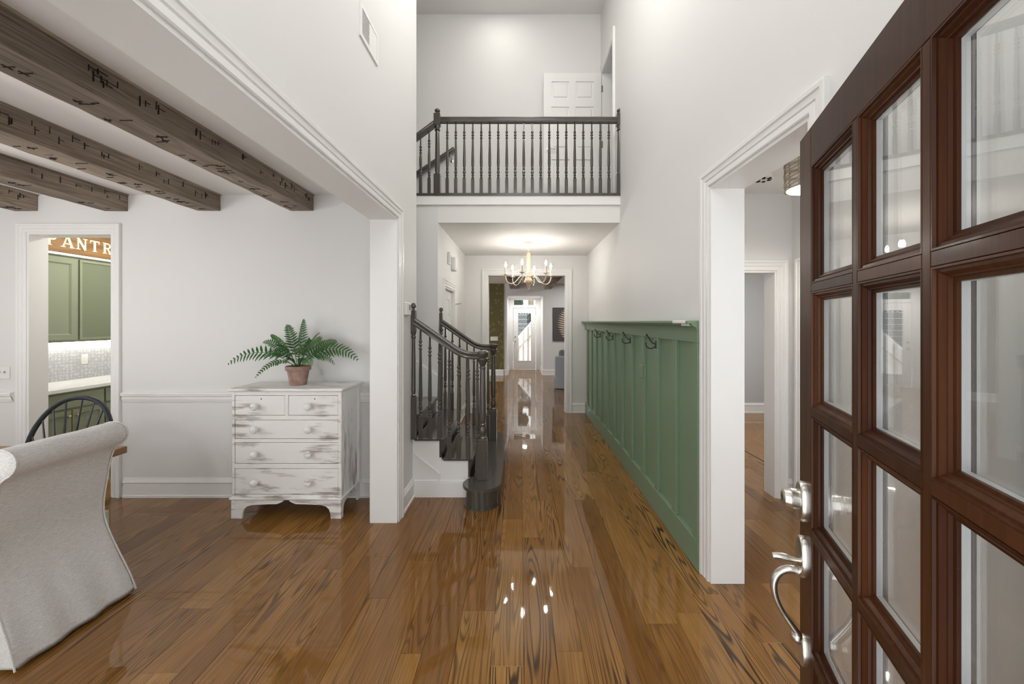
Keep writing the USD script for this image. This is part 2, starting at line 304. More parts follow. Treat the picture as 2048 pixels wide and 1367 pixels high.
rest = [plank(x0, x0 + w, y0, y1) for y0, y1, x0, w in pl[298:] + far] + [plank(X, X + .155, .3, 5.4) for X in np.arange(-6.2, -4.95, .155)] + [plank(X, X + .155, 3.0 + .3 * (i % 3), 6.95) for i, X in enumerate(np.arange(2.76, 5.0, .155))]
obj('outlying_boards', rest, 'oak_floor', fl, smooth=False, kind='stuff')

# ------------------------------------------------------------------ walls
O0, O1 = .35, 3.164                                       # dining opening along y
wl = Polygon([(.2, 0), (O0, 0), (O0, ZO), (O1, ZO), (O1, 0), (YD + .13, 0), (YD + .13, ZT), (.2, ZT)])
struct('wall_left', wall_x(XLd, XL, wl), 'wall_paint', 'tall white foyer wall with the wide cased opening to the dining room', 'wall')
fw = sbox(-6.2, 0, 4.3, ZT).difference(unary_union([sbox(-.52, 0, .50, 2.12), sbox(-.55, 2.9, .75, 4.6), sbox(-5.4, .3, -3.9, 2.4), sbox(-3.4, .3, -1.9, 2.4), sbox(1.7, .4, 3.3, 2.5)]))
struct('wall_front', wall_y(.06, .20, fw), 'wall_paint', 'white front wall with the entrance doorway and windows, behind the viewer', 'wall')
struct('wall_far_left', wall_x(-6.2, -6.08, Polygon([(.2, 0), (.9, 0), (.9, .5), (2.6, .5), (2.6, 2.4), (.9, 2.4), (.9, .5), (.2, .5)]).buffer(0).union(sbox(.2, 0, YD, ZC).difference(sbox(.9, .5, 2.6, 2.4)))), 'wall_paint', 'white dining room side wall with a window, left of the view', 'wall')
struct('wall_dining', wall_y(YD, YD + .13, Polygon([(-6.2, 0), (-4.48, 0), (-4.48, 2.40), (-3.70, 2.40), (-3.70, 0), (XLd, 0), (XLd, ZT), (-3.6, ZT), (-3.6, ZC + .1), (-6.2, ZC + .1)])), 'wall_paint', 'white dining room back wall with chair rail and pantry doorway', 'wall')
r0, r1 = 1.585, 2.434
struct('wall_right', wall_x(XR, XRd, Polygon([(.3, 0), (r0, 0), (r0, ZO), (r1, ZO), (r1, 0), (YB, 0), (YB, ZF), (4.98, ZF), (4.98, 5.125), (5.70, 5.125), (5.70, ZF), (YB, ZF), (YB, ZT), (.3, ZT)]).buffer(0)), 'wall_paint', 'tall white foyer wall on the right above the green wainscot', 'wall')
struct('wall_stair', wall_y(YS, YS + .13, Polygon([(-3.6, 0), (-.965, 0), (-.965, ZC), (-.965, ZF - .03), (-3.6, ZF - .03)])), 'wall_paint', 'white wall along the back of the staircase', 'wall')
struct('wall_corridor', wall_x(-1.10, -.965, Polygon([(YS + .13, 0), (5.04, 0), (5.04, 2.04), (5.79, 2.04), (5.79, 0), (YB, 0), (YB, ZC), (YS + .13, ZC)])), 'wall_paint', 'white left wall of the corridor with the closet door', 'wall')
struct('wall_back', wall_y(YB, YB + .14, Polygon([(-2.5, 0), (-.577, 0), (-.577, ZO), (.80, ZO), (.80, 0), (XR, 0), (XR, ZC + .1), (-2.5, ZC + .1)])), 'wall_paint', 'white wall at the end of the corridor with cased opening', 'wall')
struct('wall_upper', wall_y(YU, YU + .12, sbox(-3.7, ZC - 2.0, 1.3, ZT)).slice_plane([0, 0, ZF - .3], [0, 0, 1], cap=False) if False else wall_y(YU, YU + .12, Polygon([(-3.7, 1.2), (-1.11, 1.2), (-1.11, ZC + .02), (1.16, ZC + .02), (1.16, ZT), (-3.7, ZT)])), 'wall_paint', 'white back wall of the upstairs hall above the balcony', 'wall')
struct('wall_stairwell', bx(-3.72, -3.6, YD + .13, YU + .12, 0, ZT), 'wall_paint', 'white end wall of the stairwell', 'wall')
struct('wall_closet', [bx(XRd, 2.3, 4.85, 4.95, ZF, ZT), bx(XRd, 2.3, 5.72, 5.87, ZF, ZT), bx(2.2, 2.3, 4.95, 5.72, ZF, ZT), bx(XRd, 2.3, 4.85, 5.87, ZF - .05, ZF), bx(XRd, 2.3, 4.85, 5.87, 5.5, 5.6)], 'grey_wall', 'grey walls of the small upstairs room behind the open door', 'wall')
struct('wall_vestibule', wall_y(3.595, 3.74, Polygon([(XRd, 0), (1.50, 0), (1.50, 2.05), (2.31, 2.05), (2.31, 0), (5.1, 0), (5.1, ZC), (XRd, ZC)])), 'wall_paint', 'white vestibule wall with a doorway seen past the right opening', 'wall')
struct('wall_side', wall_x(2.45, 2.58, Polygon([(1.4, 0), (2.62, 0), (2.62, 2.05), (3.43, 2.05), (3.43, 0), (3.595, 0), (3.595, ZC), (1.4, ZC)])), 'wall_paint', 'white vestibule side wall with a door casing beside the front door', 'wall')
struct('wall_bedroom', [bx(XRd, 5.1, 6.95, 7.07, 0, ZC), wall_x(5.0, 5.1, sbox(3.6, 0, 7.07, ZC).difference(sbox(4.2, .9, 5.3, 2.2)))], 'grey_wall', 'blue grey wall of the room beyond the vestibule', 'wall')
struct('ceiling_dining', slab(sbox(-6.2, .2, XLd, YD), 2.742, 2.84), 'ceiling_paint', 'white dining room ceiling between the beams', 'ceiling')
struct('ceiling_foyer', slab(sbox(-3.72, .2, XR, YU + .12), ZT, ZT + .1), 'ceiling_paint', 'high white ceiling over the two storey foyer', 'ceiling')
struct('ceiling_corridor', slab(unary_union([sbox(-.965, YS, XR, YB), sbox(-1.1, YS + .13, XR, YB), sbox(-2.4, YU, -.9, YB)]), ZC, ZF - .03), 'ceiling_paint', 'white corridor ceiling under the balcony with the chandelier', 'ceiling')
struct('floor_upper', slab(sbox(-.975, YS - .02, XR, YU), ZF - .03, ZF), 'dark_stain', 'dark edge of the upstairs hall floor under the balcony balusters', 'floor')
struct('ceiling_vestibule', slab(sbox(XRd, .2, 5.1, 7.07), ZC, ZC + .1), 'ceiling_paint', 'white vestibule ceiling with smoke detector and woven lamp', 'ceiling')
# balcony fascia boards
struct('trim_1', [strip((-1.8, YS), (XR, YS), (0, -1), 2.945, [(0, 0), (0, .012), (.008, .020), (.016, .012), (.022, .012), (.022, .010), (.085, .010), (.105, .010), (.108, .016), (.112, .012), (.112, 0)])], 'trim_white', 'white moulded fascia board under the balcony edge', 'trim')
t_rec = [('recessed_light', (.135, 12.6, 2.36), 'added round recessed fill light before the garden door', 3.0), ('recessed_light', (1.6, 10.6, 2.72), 'added round recessed fill light over the living room sofa', 5.0), ('recessed_light', (3.4, 5.2, ZC), 'added round recessed fill light in the blue grey room', 9.0)]  # cans added to brighten the deeper rooms
# living room at the far end
YV, YR = 11.83, 13.2
struct('wall_living', [wall_y(YV, YV + .12, Polygon([(-.50, 0), (-.40, 0), (-.40, 2.36), (.67, 2.36), (.67, 0), (5, 0), (5, 2.75), (-.50, 2.75)])), bx(-.52, -.40, YV + .12, YR, 0, 2.5), bx(.67, .79, YV + .12, YR, 0, 2.5), bx(-.52, .79, YV + .12, YR, 2.36, 2.5)], 'wall_paint', 'white far living room wall with the recess for the garden door', 'wall')
struct('wall_paper', bx(-4.5, -.50, YV - .03, YV + .1, 0, 2.75), 'wallpaper', 'olive green patterned wallpaper wall at the far end of the hall', 'wall')
struct('wall_recess', [bx(-.40, -.245, YR - .02, YR + .1, 0, 2.36), bx(.515, .67, YR - .02, YR + .1, 0, 2.36), bx(-.245, .515, YR - .02, YR + .1, 2.335, 2.36), bx(-.245, .515, YR - .02, YR + .1, 2.055, 2.115)], 'trim_white', 'white frame around the glazed garden door and its transom', 'wall')
struct('wall_living_right', bx(5.0, 5.1, YB + .14, YR + .1, 0, 2.75), 'wall_paint', 'white right wall of the living room, out of view', 'wall')
struct('wall_side_room', bx(4.2, 4.3, .2, 3.6, 0, ZC), 'wall_paint', 'white outer wall of the room right of the vestibule, out of view', 'wall')
struct('ceiling_living', slab(sbox(-4.5, YB + .14, 5, YR + .1), 2.72, 2.8), 'ceiling_paint', 'white living room ceiling at the far end', 'ceiling')
struct('baseboard_living', [strip((-4.5, YV - .03), (-.5, YV - .03), (0, -1), 0, BASE), strip((-.5, YV), (-.4, YV), (0, -1), 0, BASE), strip((.67, YV), (5, YV), (0, -1), 0, BASE), strip((-.4, YV), (-.4, YR), (1, 0), 0, BASE), strip((.67, YV), (.67, YR), (-1, 0), 0, BASE)], 'trim_white', 'white baseboard along the far living room walls', 'baseboard')

# ------------------------------------------------------------------ casings, jambs and baseboards
YH, XH = (0, -1, 0), (1, 0, 0)
def jamb(kind, a, b, h, d0, d1, t=.018):
    P = Polygon([(a, 0), (a, h), (b, h), (b, 0), (b - t, 0), (b - t, h - t), (a + t, h - t), (a + t, 0)])
    return wall_x(d0, d1, P) if kind == 'x' else wall_y(d0, d1, P)
struct('trim_2', [casing(O0, O1, ZO, (XL, 0, 0), (0, 1, 0), (1, 0, 0)), casing(O0, O1, ZO, (XLd, 0, 0), (0, 1, 0), (-1, 0, 0)), jamb('x', O0, O1, ZO, XLd - .005, XL + .005)], 'trim_white', 'white moulded casing and jamb of the dining room opening', 'door casing')
struct('trim_3', [casing(r0, r1, ZO, (XR, 0, 0), (0, 1, 0), (-1, 0, 0)), casing(r0, r1, ZO, (XRd, 0, 0), (0, 1, 0), (1, 0, 0)), jamb('x', r0, r1, ZO, XR - .005, XRd + .005)], 'trim_white', 'white moulded casing and jamb of the right hand opening', 'door casing')
struct('trim_4', [casing(-.577, .80, ZO, (0, YB, 0), (1, 0, 0), YH), jamb('y', -.577, .80, ZO, YB - .005, YB + .145)], 'trim_white', 'white casing of the opening at the end of the corridor', 'door casing')
struct('trim_5', [casing(-4.48, -3.70, 2.40, (0, YD, 0), (1, 0, 0), YH, .82), jamb('y', -4.48, -3.70, 2.40, YD - .005, YD + .145)], 'trim_white', 'white casing of the pantry doorway', 'door casing')
struct('trim_6', [casing(1.50, 2.31, 2.05, (0, 3.595, 0), (1, 0, 0), YH), jamb('y', 1.50, 2.31, 2.05, 3.59, 3.745)], 'trim_white', 'white casing of the vestibule doorway', 'door casing')
struct('trim_7', [casing(2.62, 3.43, 2.05, (2.45, 0, 0), (0, 1, 0), (-1, 0, 0)), jamb('x', 2.62, 3.43, 2.05, 2.445, 2.585)], 'trim_white', 'white casing on the vestibule side wall next to the front door', 'door casing')
struct('trim_8', [casing(5.04, 5.79, 2.04, (-.965, 0, 0), (0, 1, 0), (1, 0, 0)), jamb('x', 5.04, 5.79, 2.04, -1.1, -.96)], 'trim_white', 'white casing of the closet door on the corridor left wall', 'door casing')
struct('trim_9', [mitre([(4.98, ZF), (4.98, 5.125), (5.66, 5.125)], CAS, (XR, 0, 0), (0, 1, 0), (0, 0, 1), (-1, 0, 0)), bx(XR - .005, XRd, 5.655, 5.70, ZF, 5.125), bx(XR - .005, XRd, 4.98, 4.995, ZF, 5.125), bx(XR - .005, XRd, 4.995, 5.655, 5.11, 5.125)], 'trim_white', 'white casing of the upstairs doorway on the right wall', 'door casing')
struct('baseboard_dining', [strip((-3.60, YD), (XLd, YD), (0, -1), 0, BASE), strip((-6.2, YD), (-4.58, YD), (0, -1), 0, BASE)], 'trim_white', 'white baseboard on the dining room back wall', 'baseboard')
struct('baseboard_left', [strip((XL, O1 + .095), (XL, YD), (1, 0), 0, BASE)], 'trim_white', 'short white baseboard between dining opening and stairs', 'baseboard')
struct('baseboard_back', [strip((.895, YB), (XR, YB), (0, -1), 0, BASE), strip((-.965, YB), (-.675, YB), (0, -1), 0, BASE), strip((-.965, YS + .14), (-.965, 4.945), (1, 0), 0, BASE), strip((-.965, 5.885), (-.965, YB), (1, 0), 0, BASE)], 'trim_white', 'white baseboard around the end of the corridor', 'baseboard')
struct('baseboard_bedroom', [strip((XRd, 6.95), (5, 6.95), (0, -1), 0, BASE)], 'trim_white', 'white baseboard of the blue grey room', 'baseboard')
struct('baseboard_vestibule', [strip((2.405, 3.595), (2.45, 3.595), (0, -1), 0, BASE)], 'trim_white', 'white baseboard in the vestibule corner', 'baseboard')
struct('trim_10', [strip((-3.605, YD), (XLd, YD), (0, -1), .865, RAIL), strip((-6.2, YD), (-4.60, YD), (0, -1), .865, RAIL)], 'trim_white', 'white chair rail along the dining room back wall', 'chair rail')

# ------------------------------------------------------------------ six panel doors
def six_panel(w, h, t=.038):
    """slab standing on z=0, x 0..w, faces at y 0 (front, -y) and t"""
    st, mu = .11, .09; xs = [(st, w / 2 - mu / 2), (w / 2 + mu / 2, w - st)]; zs = [(.22, .80), (.95, 1.55), (1.66, h - .12)]
    fr = sbox(0, 0, w, h).difference(unary_union([sbox(a, c, b, d) for a, b in xs for c, d in zs]))
    body = [wall_y(0, t, fr)]; panels = []
    for a, b in xs:
        for c, d in zs:
            m = bx(a, b, .012, t - .012, c, d)
            P = [(0, 0), (.02, 0), (.045, .010), (.045, .011), (0, 0.0005)]
            inner = mitre([(a, c), (a, d), (b, d), (b, c)][::-1], [(.0, 0), (.012, 0), (.035, .009), (.035, 0)], (0, .012, 0), (1, 0, 0), (0, 0, 1), (0, -1, 0), closed=True)
            panels.append(cat_([m, bx(a + .03, b - .03, .003, t - .003, c + .03, d - .03, .006)]))
    return body, panels
def panel_door(name, label, loc, rz, w, h):
    t = thing(name, label, 'door', loc, rz, kind='structure'); b, ps = six_panel(w, h)
    obj('frame', b, 'trim_white', t)
    for p in ps: obj('panel', p, 'trim_white', t)
    return t
d = panel_door('door_1', 'white six panel door standing open upstairs behind the balcony', (1.15 - .82, 5.66, ZF + .01), 0, .82, 2.03)
for z in (.22, 1.01, 1.80): obj('hinge', bx(.818, .838, -.014, .03, z - .045, z + .045, .003), 'hinge_grey', d, label='grey steel butt hinge')
obj('door_handle', [lathe([(.026, 0), (.026, .006), (.012, .01), (.01, .04)], 12).apply_transform(trimesh.transformations.rotation_matrix(math.pi / 2, [1, 0, 0])).apply_translation((.06, 0, .93)), tube([(.06, -.04, .93), (.1, -.045, .935), (.17, -.04, .93)], .007)], 'nickel', d, label='small nickel lever handle')
d = panel_door('door_2', 'white six panel closet door in the corridor left wall', (-1.01, 5.06, .005), 90, .71, 2.015)
obj('latch', [bx(.735, .765, -.056, -.04, 1.70, 1.86, .004), tube([(.75, -.05, 1.84), (.75, -.09, 1.845), (.75, -.14, 1.85)], .007)], 'plastic_grey', d, label='grey latch plate with a thin lever')

# ------------------------------------------------------------------ garden door, transom and what lies outside
d = thing('door_3', 'white garden door with tall clear glass at the far end', 'door', (-.235, YR, .01), 0, kind='structure')
obj('frame', wall_y(0, .045, sbox(0, 0, .74, 2.035).difference(sbox(.14, .27, .60, 1.88))), 'trim_white', d)
obj('glazing_bead', mitre([(.14, .27), (.14, 1.88), (.60, 1.88), (.60, .27)][::-1], [(0, 0), (0, .008), (.018, .002), (.018, 0)], (0, 0, 0), (1, 0, 0), (0, 0, 1), (0, -1, 0), True), 'trim_white', d)
obj('pane', bx(.14, .60, .018, .026, .27, 1.88), 'glass', d)
obj('door_handle', [lathe([(.028, 0), (.028, .008), (.012, .012), (.012, .03), (.027, .04), (.027, .06), (.01, .068)], 12).apply_transform(trimesh.transformations.rotation_matrix(math.pi / 2, [1, 0, 0])).apply_translation((.065, 0, .93))], 'nickel', d)
obj('deadbolt', [lathe([(.028, 0), (.026, .012), (.01, .016)], 12).apply_transform(trimesh.transformations.rotation_matrix(math.pi / 2, [1, 0, 0])).apply_translation((.065, 0, 1.08))], 'nickel', d)
w = thing('window_1', 'narrow transom window above the garden door', 'window', (-.245, YR, 2.115), 0, kind='structure')
obj('frame', wall_y(0, .04, sbox(0, 0, .76, .22).difference(sbox(.03, .03, .73, .19))), 'trim_white', w); obj('pane', bx(.03, .73, .016, .022, .03, .19), 'glass', w)
lt = thing('string_light', 'short row of small globe bulbs hung outside the glass of the garden door', 'string lights', (.135, 13.25, 1.86))
obj('cord', tube([(-.25 + .05 * i, 0, .03 - .02 * (i % 2)) for i in range(11)], .004, 5), 'black_iron', lt)
for i in range(6): obj('bulb', trimesh.creation.icosphere(2, .022).apply_translation((-.22 + .088 * i, .012, -.005 * (i % 3))), 'plastic', lt)
obj('patio', slab(sbox(-4, 13.35, 5, 20), -.25, -.1), 'patio', label='pale concrete patio outside the garden door', cat='patio', kind='structure')
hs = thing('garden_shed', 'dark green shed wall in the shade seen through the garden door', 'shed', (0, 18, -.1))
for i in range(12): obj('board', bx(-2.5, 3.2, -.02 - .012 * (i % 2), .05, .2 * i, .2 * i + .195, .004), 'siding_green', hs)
sc = thing('garden_stair', 'white outdoor stair side shaped as the sunlit wedge seen through the garden door', 'stair', (0, 16.6, -.1))
obj('side_panel', wall_y(0, .08, Polygon([(-.42, 0), (1.0, 0), (1.0, 2.35), (-.42, .72)])), 'out_white', sc)  # white wedge stands for the sunlit area; its slope is the shade edge
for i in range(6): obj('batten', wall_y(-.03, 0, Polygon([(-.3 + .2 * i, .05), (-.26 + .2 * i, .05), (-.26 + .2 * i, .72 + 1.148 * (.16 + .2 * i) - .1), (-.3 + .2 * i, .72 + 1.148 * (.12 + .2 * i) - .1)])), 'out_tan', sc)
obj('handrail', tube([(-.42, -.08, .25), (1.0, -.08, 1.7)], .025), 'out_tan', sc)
hg = []
for i in range(60):
    m = trimesh.creation.icosphere(2, R.uniform(.25, .5)); m.vertices += .12 * (NR.rand(*m.vertices.shape) - .5); m.apply_translation((R.uniform(-3, 4), R.uniform(0, .8), R.uniform(2.0, 4.5))); hg.append(m)
tt = thing('tree', 'dark shaded tree crown behind the shed', 'tree', (0, 18.6, -.1)); obj('crown', hg, 'foliage', tt, smooth=False); obj('trunk', lathe([(.22, 0), (.15, .3), (.12, 3)], 10, (.5, .4, 0)), 'out_tan', tt)

# ------------------------------------------------------------------ ceiling beams
def make_beam(name, label, x0, x1, y0, y1, z0, z1, seed, cat='ceiling beam', marks=1.0, grp=None):
    rr = random.Random(seed); rn = np.random.RandomState(seed); L = y1 - y0; w, h = x1 - x0, z1 - z0
    t = thing(name, label, cat, (x0, y0, z0), 0, grp); n = 40
    pr = [(.006, 0), (w - .006, 0), (w, .006), (w, h), (0, h), (0, .006)]
    v = []; f = []
    for i in range(n + 1):
        for (a, b) in pr: v.append((a + rn.uniform(-.0025, .0025), L * i / n, b + (rn.uniform(-.0025, .0025) if b < h else 0)))
    for i in range(n):
        for j in range(6): A, B = i * 6 + j, i * 6 + (j + 1) % 6; f += [(A, B, B + 6), (A, B + 6, A + 6)]
    for j in range(1, 5): f += [(0, j + 1, j), (n * 6, n * 6 + j, n * 6 + j + 1)]
    obj('timber', tm(v, f), 'beam_wood', t, smooth=20)
    obj('top_strip', bx(-.012, w + .012, 0, L, h - .012, h + .006, .003), 'beam_wood', t)
    cuts = []
    for i in range(int(L * 15 * marks)):
        y = rr.uniform(.05, L - .05); z = rr.uniform(h * .45, h * .8); q = rr.uniform(.018, .036)
        cuts.append(bx(w - .004, w + .0032, y, y + rr.uniform(.002, .005), z - q * .8, z + q * .6))
        if rr.random() < .6: cuts.append(bx(w - .004, w + .003, y, y + rr.uniform(.02, .045), z + q * .1, z + q * .1 + rr.uniform(.002, .004)))
        y = rr.uniform(.05, L - .05); a = rr.uniform(.1, .6) * w; q = rr.uniform(.03, .08)
        cuts.append(bx(a, a + q, y, y + rr.uniform(.002, .005), -.003, .004))
        if rr.random() < .6: cuts.append(bx(a + q * .3, a + q * .3 + .003, y - .015, y + .02, -.0032, .004))
    obj('axe_marks', cuts, 'dark_gap', t, smooth=False, kind='stuff', label='dark chisel cuts in the hewn timber')
for i, (xa, lab) in enumerate([(-2.090, 'dark hewn timber ceiling beam nearest the foyer opening'), (-2.935, 'dark hewn timber ceiling beam second from the foyer opening'), (-3.775, 'dark hewn timber ceiling beam third from the foyer opening'), (-4.593, 'dark hewn timber ceiling beam over the pantry door, farthest left')]):
    make_beam('ceiling_beam', lab, xa, xa + .21, .3, YD - .003, 2.594, 2.742, 20 + i)
for i, (xa, lab) in enumerate([(-.31, 'grey beam on the living room ceiling left of the chandelier'), (.70, 'grey beam on the living room ceiling right of the chandelier')]):
    make_beam('ceiling_beam', lab, xa, xa + .22, YB + .2, YV - .003, 2.565, 2.718, 40 + i, marks=.6)

# ------------------------------------------------------------------ staircase
st = thing('staircase', 'dark stained staircase with white side rising to the left', 'staircase', (0, 0, 0))
RS, RUN, X1 = .18, .26, -.17
def nose(x0, x1, y0, y1, zt, t=.028): return bx(x0, x1, y0, y1, zt - t, zt, .009)
cxb, rb = -.338, .168
def stadium(r, yn, yf, back): return unary_union([Point(cxb, yn).buffer(r, 24), Point(cxb, yf).buffer(r, 24), sbox(back, yn, cxb + r, yf)])
tr = stadium(rb, 3.49, 4.93, -.43)
obj('tread', [slab(tr.buffer(-.006), RS - .028, RS), slab(tr, RS - .022, RS - .006)], 'dark_stain', st, label='broad bottom step with rounded ends')
obj('riser', slab(stadium(rb - .028, 3.49, 4.93, -.40), 0, RS - .027), 'dark_stain', st)
obj('shoe_moulding', slab(stadium(rb - .014, 3.49, 4.93, -.40), 0, .014), 'dark_stain', st)
for i in range(2, 10):
    xn = X1 - RUN * (i - 1); z = RS * i; op = xn > -.9
    y0, y1 = (YD - .028, 4.80) if op else (YD + .13, YS)
    if i < 9: obj('tread', nose(xn - RUN - .012, xn, y0, y1, z), 'dark_stain', st)
    else: obj('landing', nose(-3.6, xn, YD + .13, YS, z), 'dark_stain', st)
    obj('riser', bx(xn - .045, xn - .028, y0 + .02, y1 - .02, z - RS, z - .026), 'dark_stain', st)
zz = lambda q: [(X1 - .03, 0)]
pts = [(-.43 - .03, 0), (-.43 - .03, 2 * RS - .03), (-.69 - .03, 2 * RS - .03), (-.69 - .03, 3 * RS - .03), (XL, 3 * RS - .03), (XL, 0)]
obj('side_panel', wall_y(YD, YD + .04, Polygon(pts)), 'trim_white', st, label='white panel under the steps')
obj('side_panel', wall_y(4.745, 4.785, Polygon(pts)), 'trim_white', st, label='white panel under the steps on the corridor side')
obj('baseboard', strip((XL, YD), (-.46, YD), (0, -1), 0, [(0, 0), (0, .012), (.13, .012), (.14, .008), (.15, .008), (.155, 0)]), 'trim_white', st)
obj('panel_moulding', mitre([(XL + .002, .40), (-.74, .215), (-.74, .155)], [(-.009, 0), (-.004, .012), (.006, .012), (.011, 0)], (0, YD, 0), (1, 0, 0), (0, 0, 1), (0, -1, 0)), 'trim_white', st)
obj('wall_skirt', wall_y(YS - .02, YS, Polygon([(-.96, .54), (-.96, .96), (-1.0, .99), (-2.5, .99 + 1.5 * RS / RUN), (-2.5, 1.4)])), 'trim_white', st, label='white skirt board along the stair wall')
RP = [(-.030, -.030), (.030, -.030), (.032, -.016), (.024, -.006), (.026, .006), (.031, .016), (.026, .028), (.014, .035), (-.014, .035), (-.026, .028), (-.031, .016), (-.026, .006), (-.024, -.006), (-.032, -.016)]
def baluster(x, y, z0, z1, blk=.205, bs=.018):
    H = z1 - z0; a = z0 + blk; L = z1 - a
    bt = [(.006, 0), (.013, .004), (.017, .012), (.012, .02), (.010, .026), (.016, .034), (.016, .042), (.010, .050), (.015, .06), (.019, .075), (.015, .092), (.010, .102), (.016, .110), (.016, .118), (.010, .126), (.014, .134), (.016, .150)]
    u1 = L - .30
    prof = [(r, a + q) for r, q in bt] + [(.0175, a + .19), (.0165, a + .24), (.0115, a + L - .205)]
    for k in (0, .034, .068): prof += [(.010, a + L - .195 + k), (.016, a + L - .188 + k), (.016, a + L - .178 + k), (.010, a + L - .170 + k)]
    prof += [(.0095, a + L - .09), (.008, z1)]
    return cat_([bx(x - bs, x + bs, y - bs, y + bs, z0, a, .003), lathe(prof, 10, (x, y, 0))])
def rail_z(x):                                           # centre height of the sloping stair handrail
    s = RS / RUN
    if x > -.42: return 1.285
    if x > -.60: q = (-.42 - x) / .18; return 1.285 + .5 * s * .18 * q * q
    return 1.285 + .5 * s * .18 + s * (-.60 - x)
def stair_railing(y, label, xn, wn):
    t = thing('stair_railing', label, 'railing', (0, 0, 0))
    obj('handrail', sweep([(q, y, rail_z(q)) for q in np.r_[np.linspace(-.955, -.62, 5), np.linspace(-.60, -.42, 10), np.linspace(-.40, xn, 3)]], RP), 'dark_stain', t)
    z0 = RS
    obj('newel', [bx(xn - .041, xn + .041, y - .041, y + .041, z0, .545, .004),
        lathe([(.034, .545), (.04, .552), (.028, .562), (.024, .57), (.030, .585), (.0335, .61), (.030, .635), (.022, .655), (.030, .662), (.030, .672), (.022, .68), (.027, .70), (.030, .76), (.026, 1.0), (.0225, 1.165), (.029, 1.172), (.029, 1.184), (.022, 1.192), (.03, 1.21), (.042, 1.24), (.046, 1.25), (.046, 1.262), (.036, 1.268), (.05, 1.29), (.054, 1.305), (.054, 1.318), (.04, 1.328), (.0, 1.332)], 18, (xn, y, 0))], 'dark_stain', t)
    obj('wall_newel', [bx(-.98 + wn, -.94 + wn, y - .028, y + .028, 1.50, 1.69, .003), bx(-.98 + wn, -.94 + wn, y - .028, y + .028, .54, .92, .003),
        lathe([(.020, .92), (.024, .93), (.015, .94), (.019, .97), (.017, 1.2), (.015, 1.44), (.022, 1.45), (.016, 1.47), (.024, 1.49), (.024, 1.50)], 12, (-.96 + wn, y, 0)), lathe([(.02, 1.69), (.01, 1.70), (.01, 1.712), (.022, 1.72), (.024, 1.735), (.016, 1.755), (.0, 1.76)], 12, (-.96 + wn, y, 0))], 'dark_stain', t)
    for i, x in enumerate([-.469, -.556, -.640, -.728, -.814, -.898]): obj('baluster', baluster(x, y, RS * (2 if i < 3 else 3), rail_z(x) - .025), 'dark_stain', t)
    obj('baluster', baluster(-.388, y, RS, rail_z(-.388) - .025, .30), 'dark_stain', t)
stair_railing(3.575, 'dark turned railing on the near side of the stairs', -.340, 0)
stair_railing(4.755, 'dark turned railing on the corridor side of the stairs', -.325, .012)
# balcony
bl = thing('balcony_railing', 'long dark balcony railing across the upstairs hall', 'railing', (0, YS + .02, ZF))
obj('handrail', sweep([(q, 0, .865) for q in (-.974, 0, XR)], [(a * 1.0, b) for a, b in RP]), 'dark_stain', bl)
def up_newel(x, half=False):
    m = [bx(x - .0375, x + (.0 if half else .0375), -.0375, .0375, 0, .225, .003), bx(x - .0375, x + (0 if half else .0375), -.0375, .0375, .80, .935, .003)]
    l = cat_([lathe([(.032, .225), (.036, .235), (.024, .245), (.029, .27), (.027, .5), (.023, .735), (.034, .745), (.024, .76), (.030, .78), (.036, .80)], 14, (x, 0, 0)), lathe([(.03, .935), (.014, .945), (.014, .955), (.03, .965), (.033, .98), (.02, .995), (0, 1.0)], 14, (x, 0, 0))])
    if half: l = l.slice_plane([x, 0, 0], [-1, 0, 0])
    return m + [l]
obj('newel', up_newel(-.974), 'dark_stain', bl); obj('wall_newel', up_newel(XR - .001, True), 'dark_stain', bl)
for i in range(20): obj('baluster', baluster(-.858 + .0996 * i, 0, 0, .838, .18), 'dark_stain', bl)
ur = thing('upper_stair_railing', 'short sloping dark railing left of the balcony newel post', 'railing', (0, YS + .02, ZF))
obj('handrail', sweep([(q, 0, .865 + .74 * (q + .974) - .02) for q in (-1.7, -1.3, -.99)], RP), 'dark_stain', ur)
for x in (-1.07, -1.17, -1.27, -1.37): obj('baluster', baluster(x, 0, 0, .81 + .74 * (x + .974), .18), 'dark_stain', ur)
obj('base_rail', bx(-1.8, -.975, -.04, .06, -.03, 0, .004), 'dark_stain', ur)
wr = thing('wall_handrail', 'sloping dark handrail on the stairwell back wall behind the balusters', 'handrail', (-.94, YU - .07, 4.05))
obj('rail', sweep([(-.9, 0, -.9 * .66), (-.4, 0, -.4 * .66), (0, 0, 0)], RP), 'dark_stain', wr)
obj('bracket', [tube([(-.06, 0, -.07), (-.05, 0, -.11), (-.05, .03, -.14), (-.05, .07, -.145)], .006), lathe([(.024, 0), (.022, .006), (.01, .01)], 12).apply_transform(trimesh.transformations.rotation_matrix(math.pi / 2, [1, 0, 0])).apply_translation((-.05, .07, -.145))], 'nickel', wr, label='small nickel bracket')

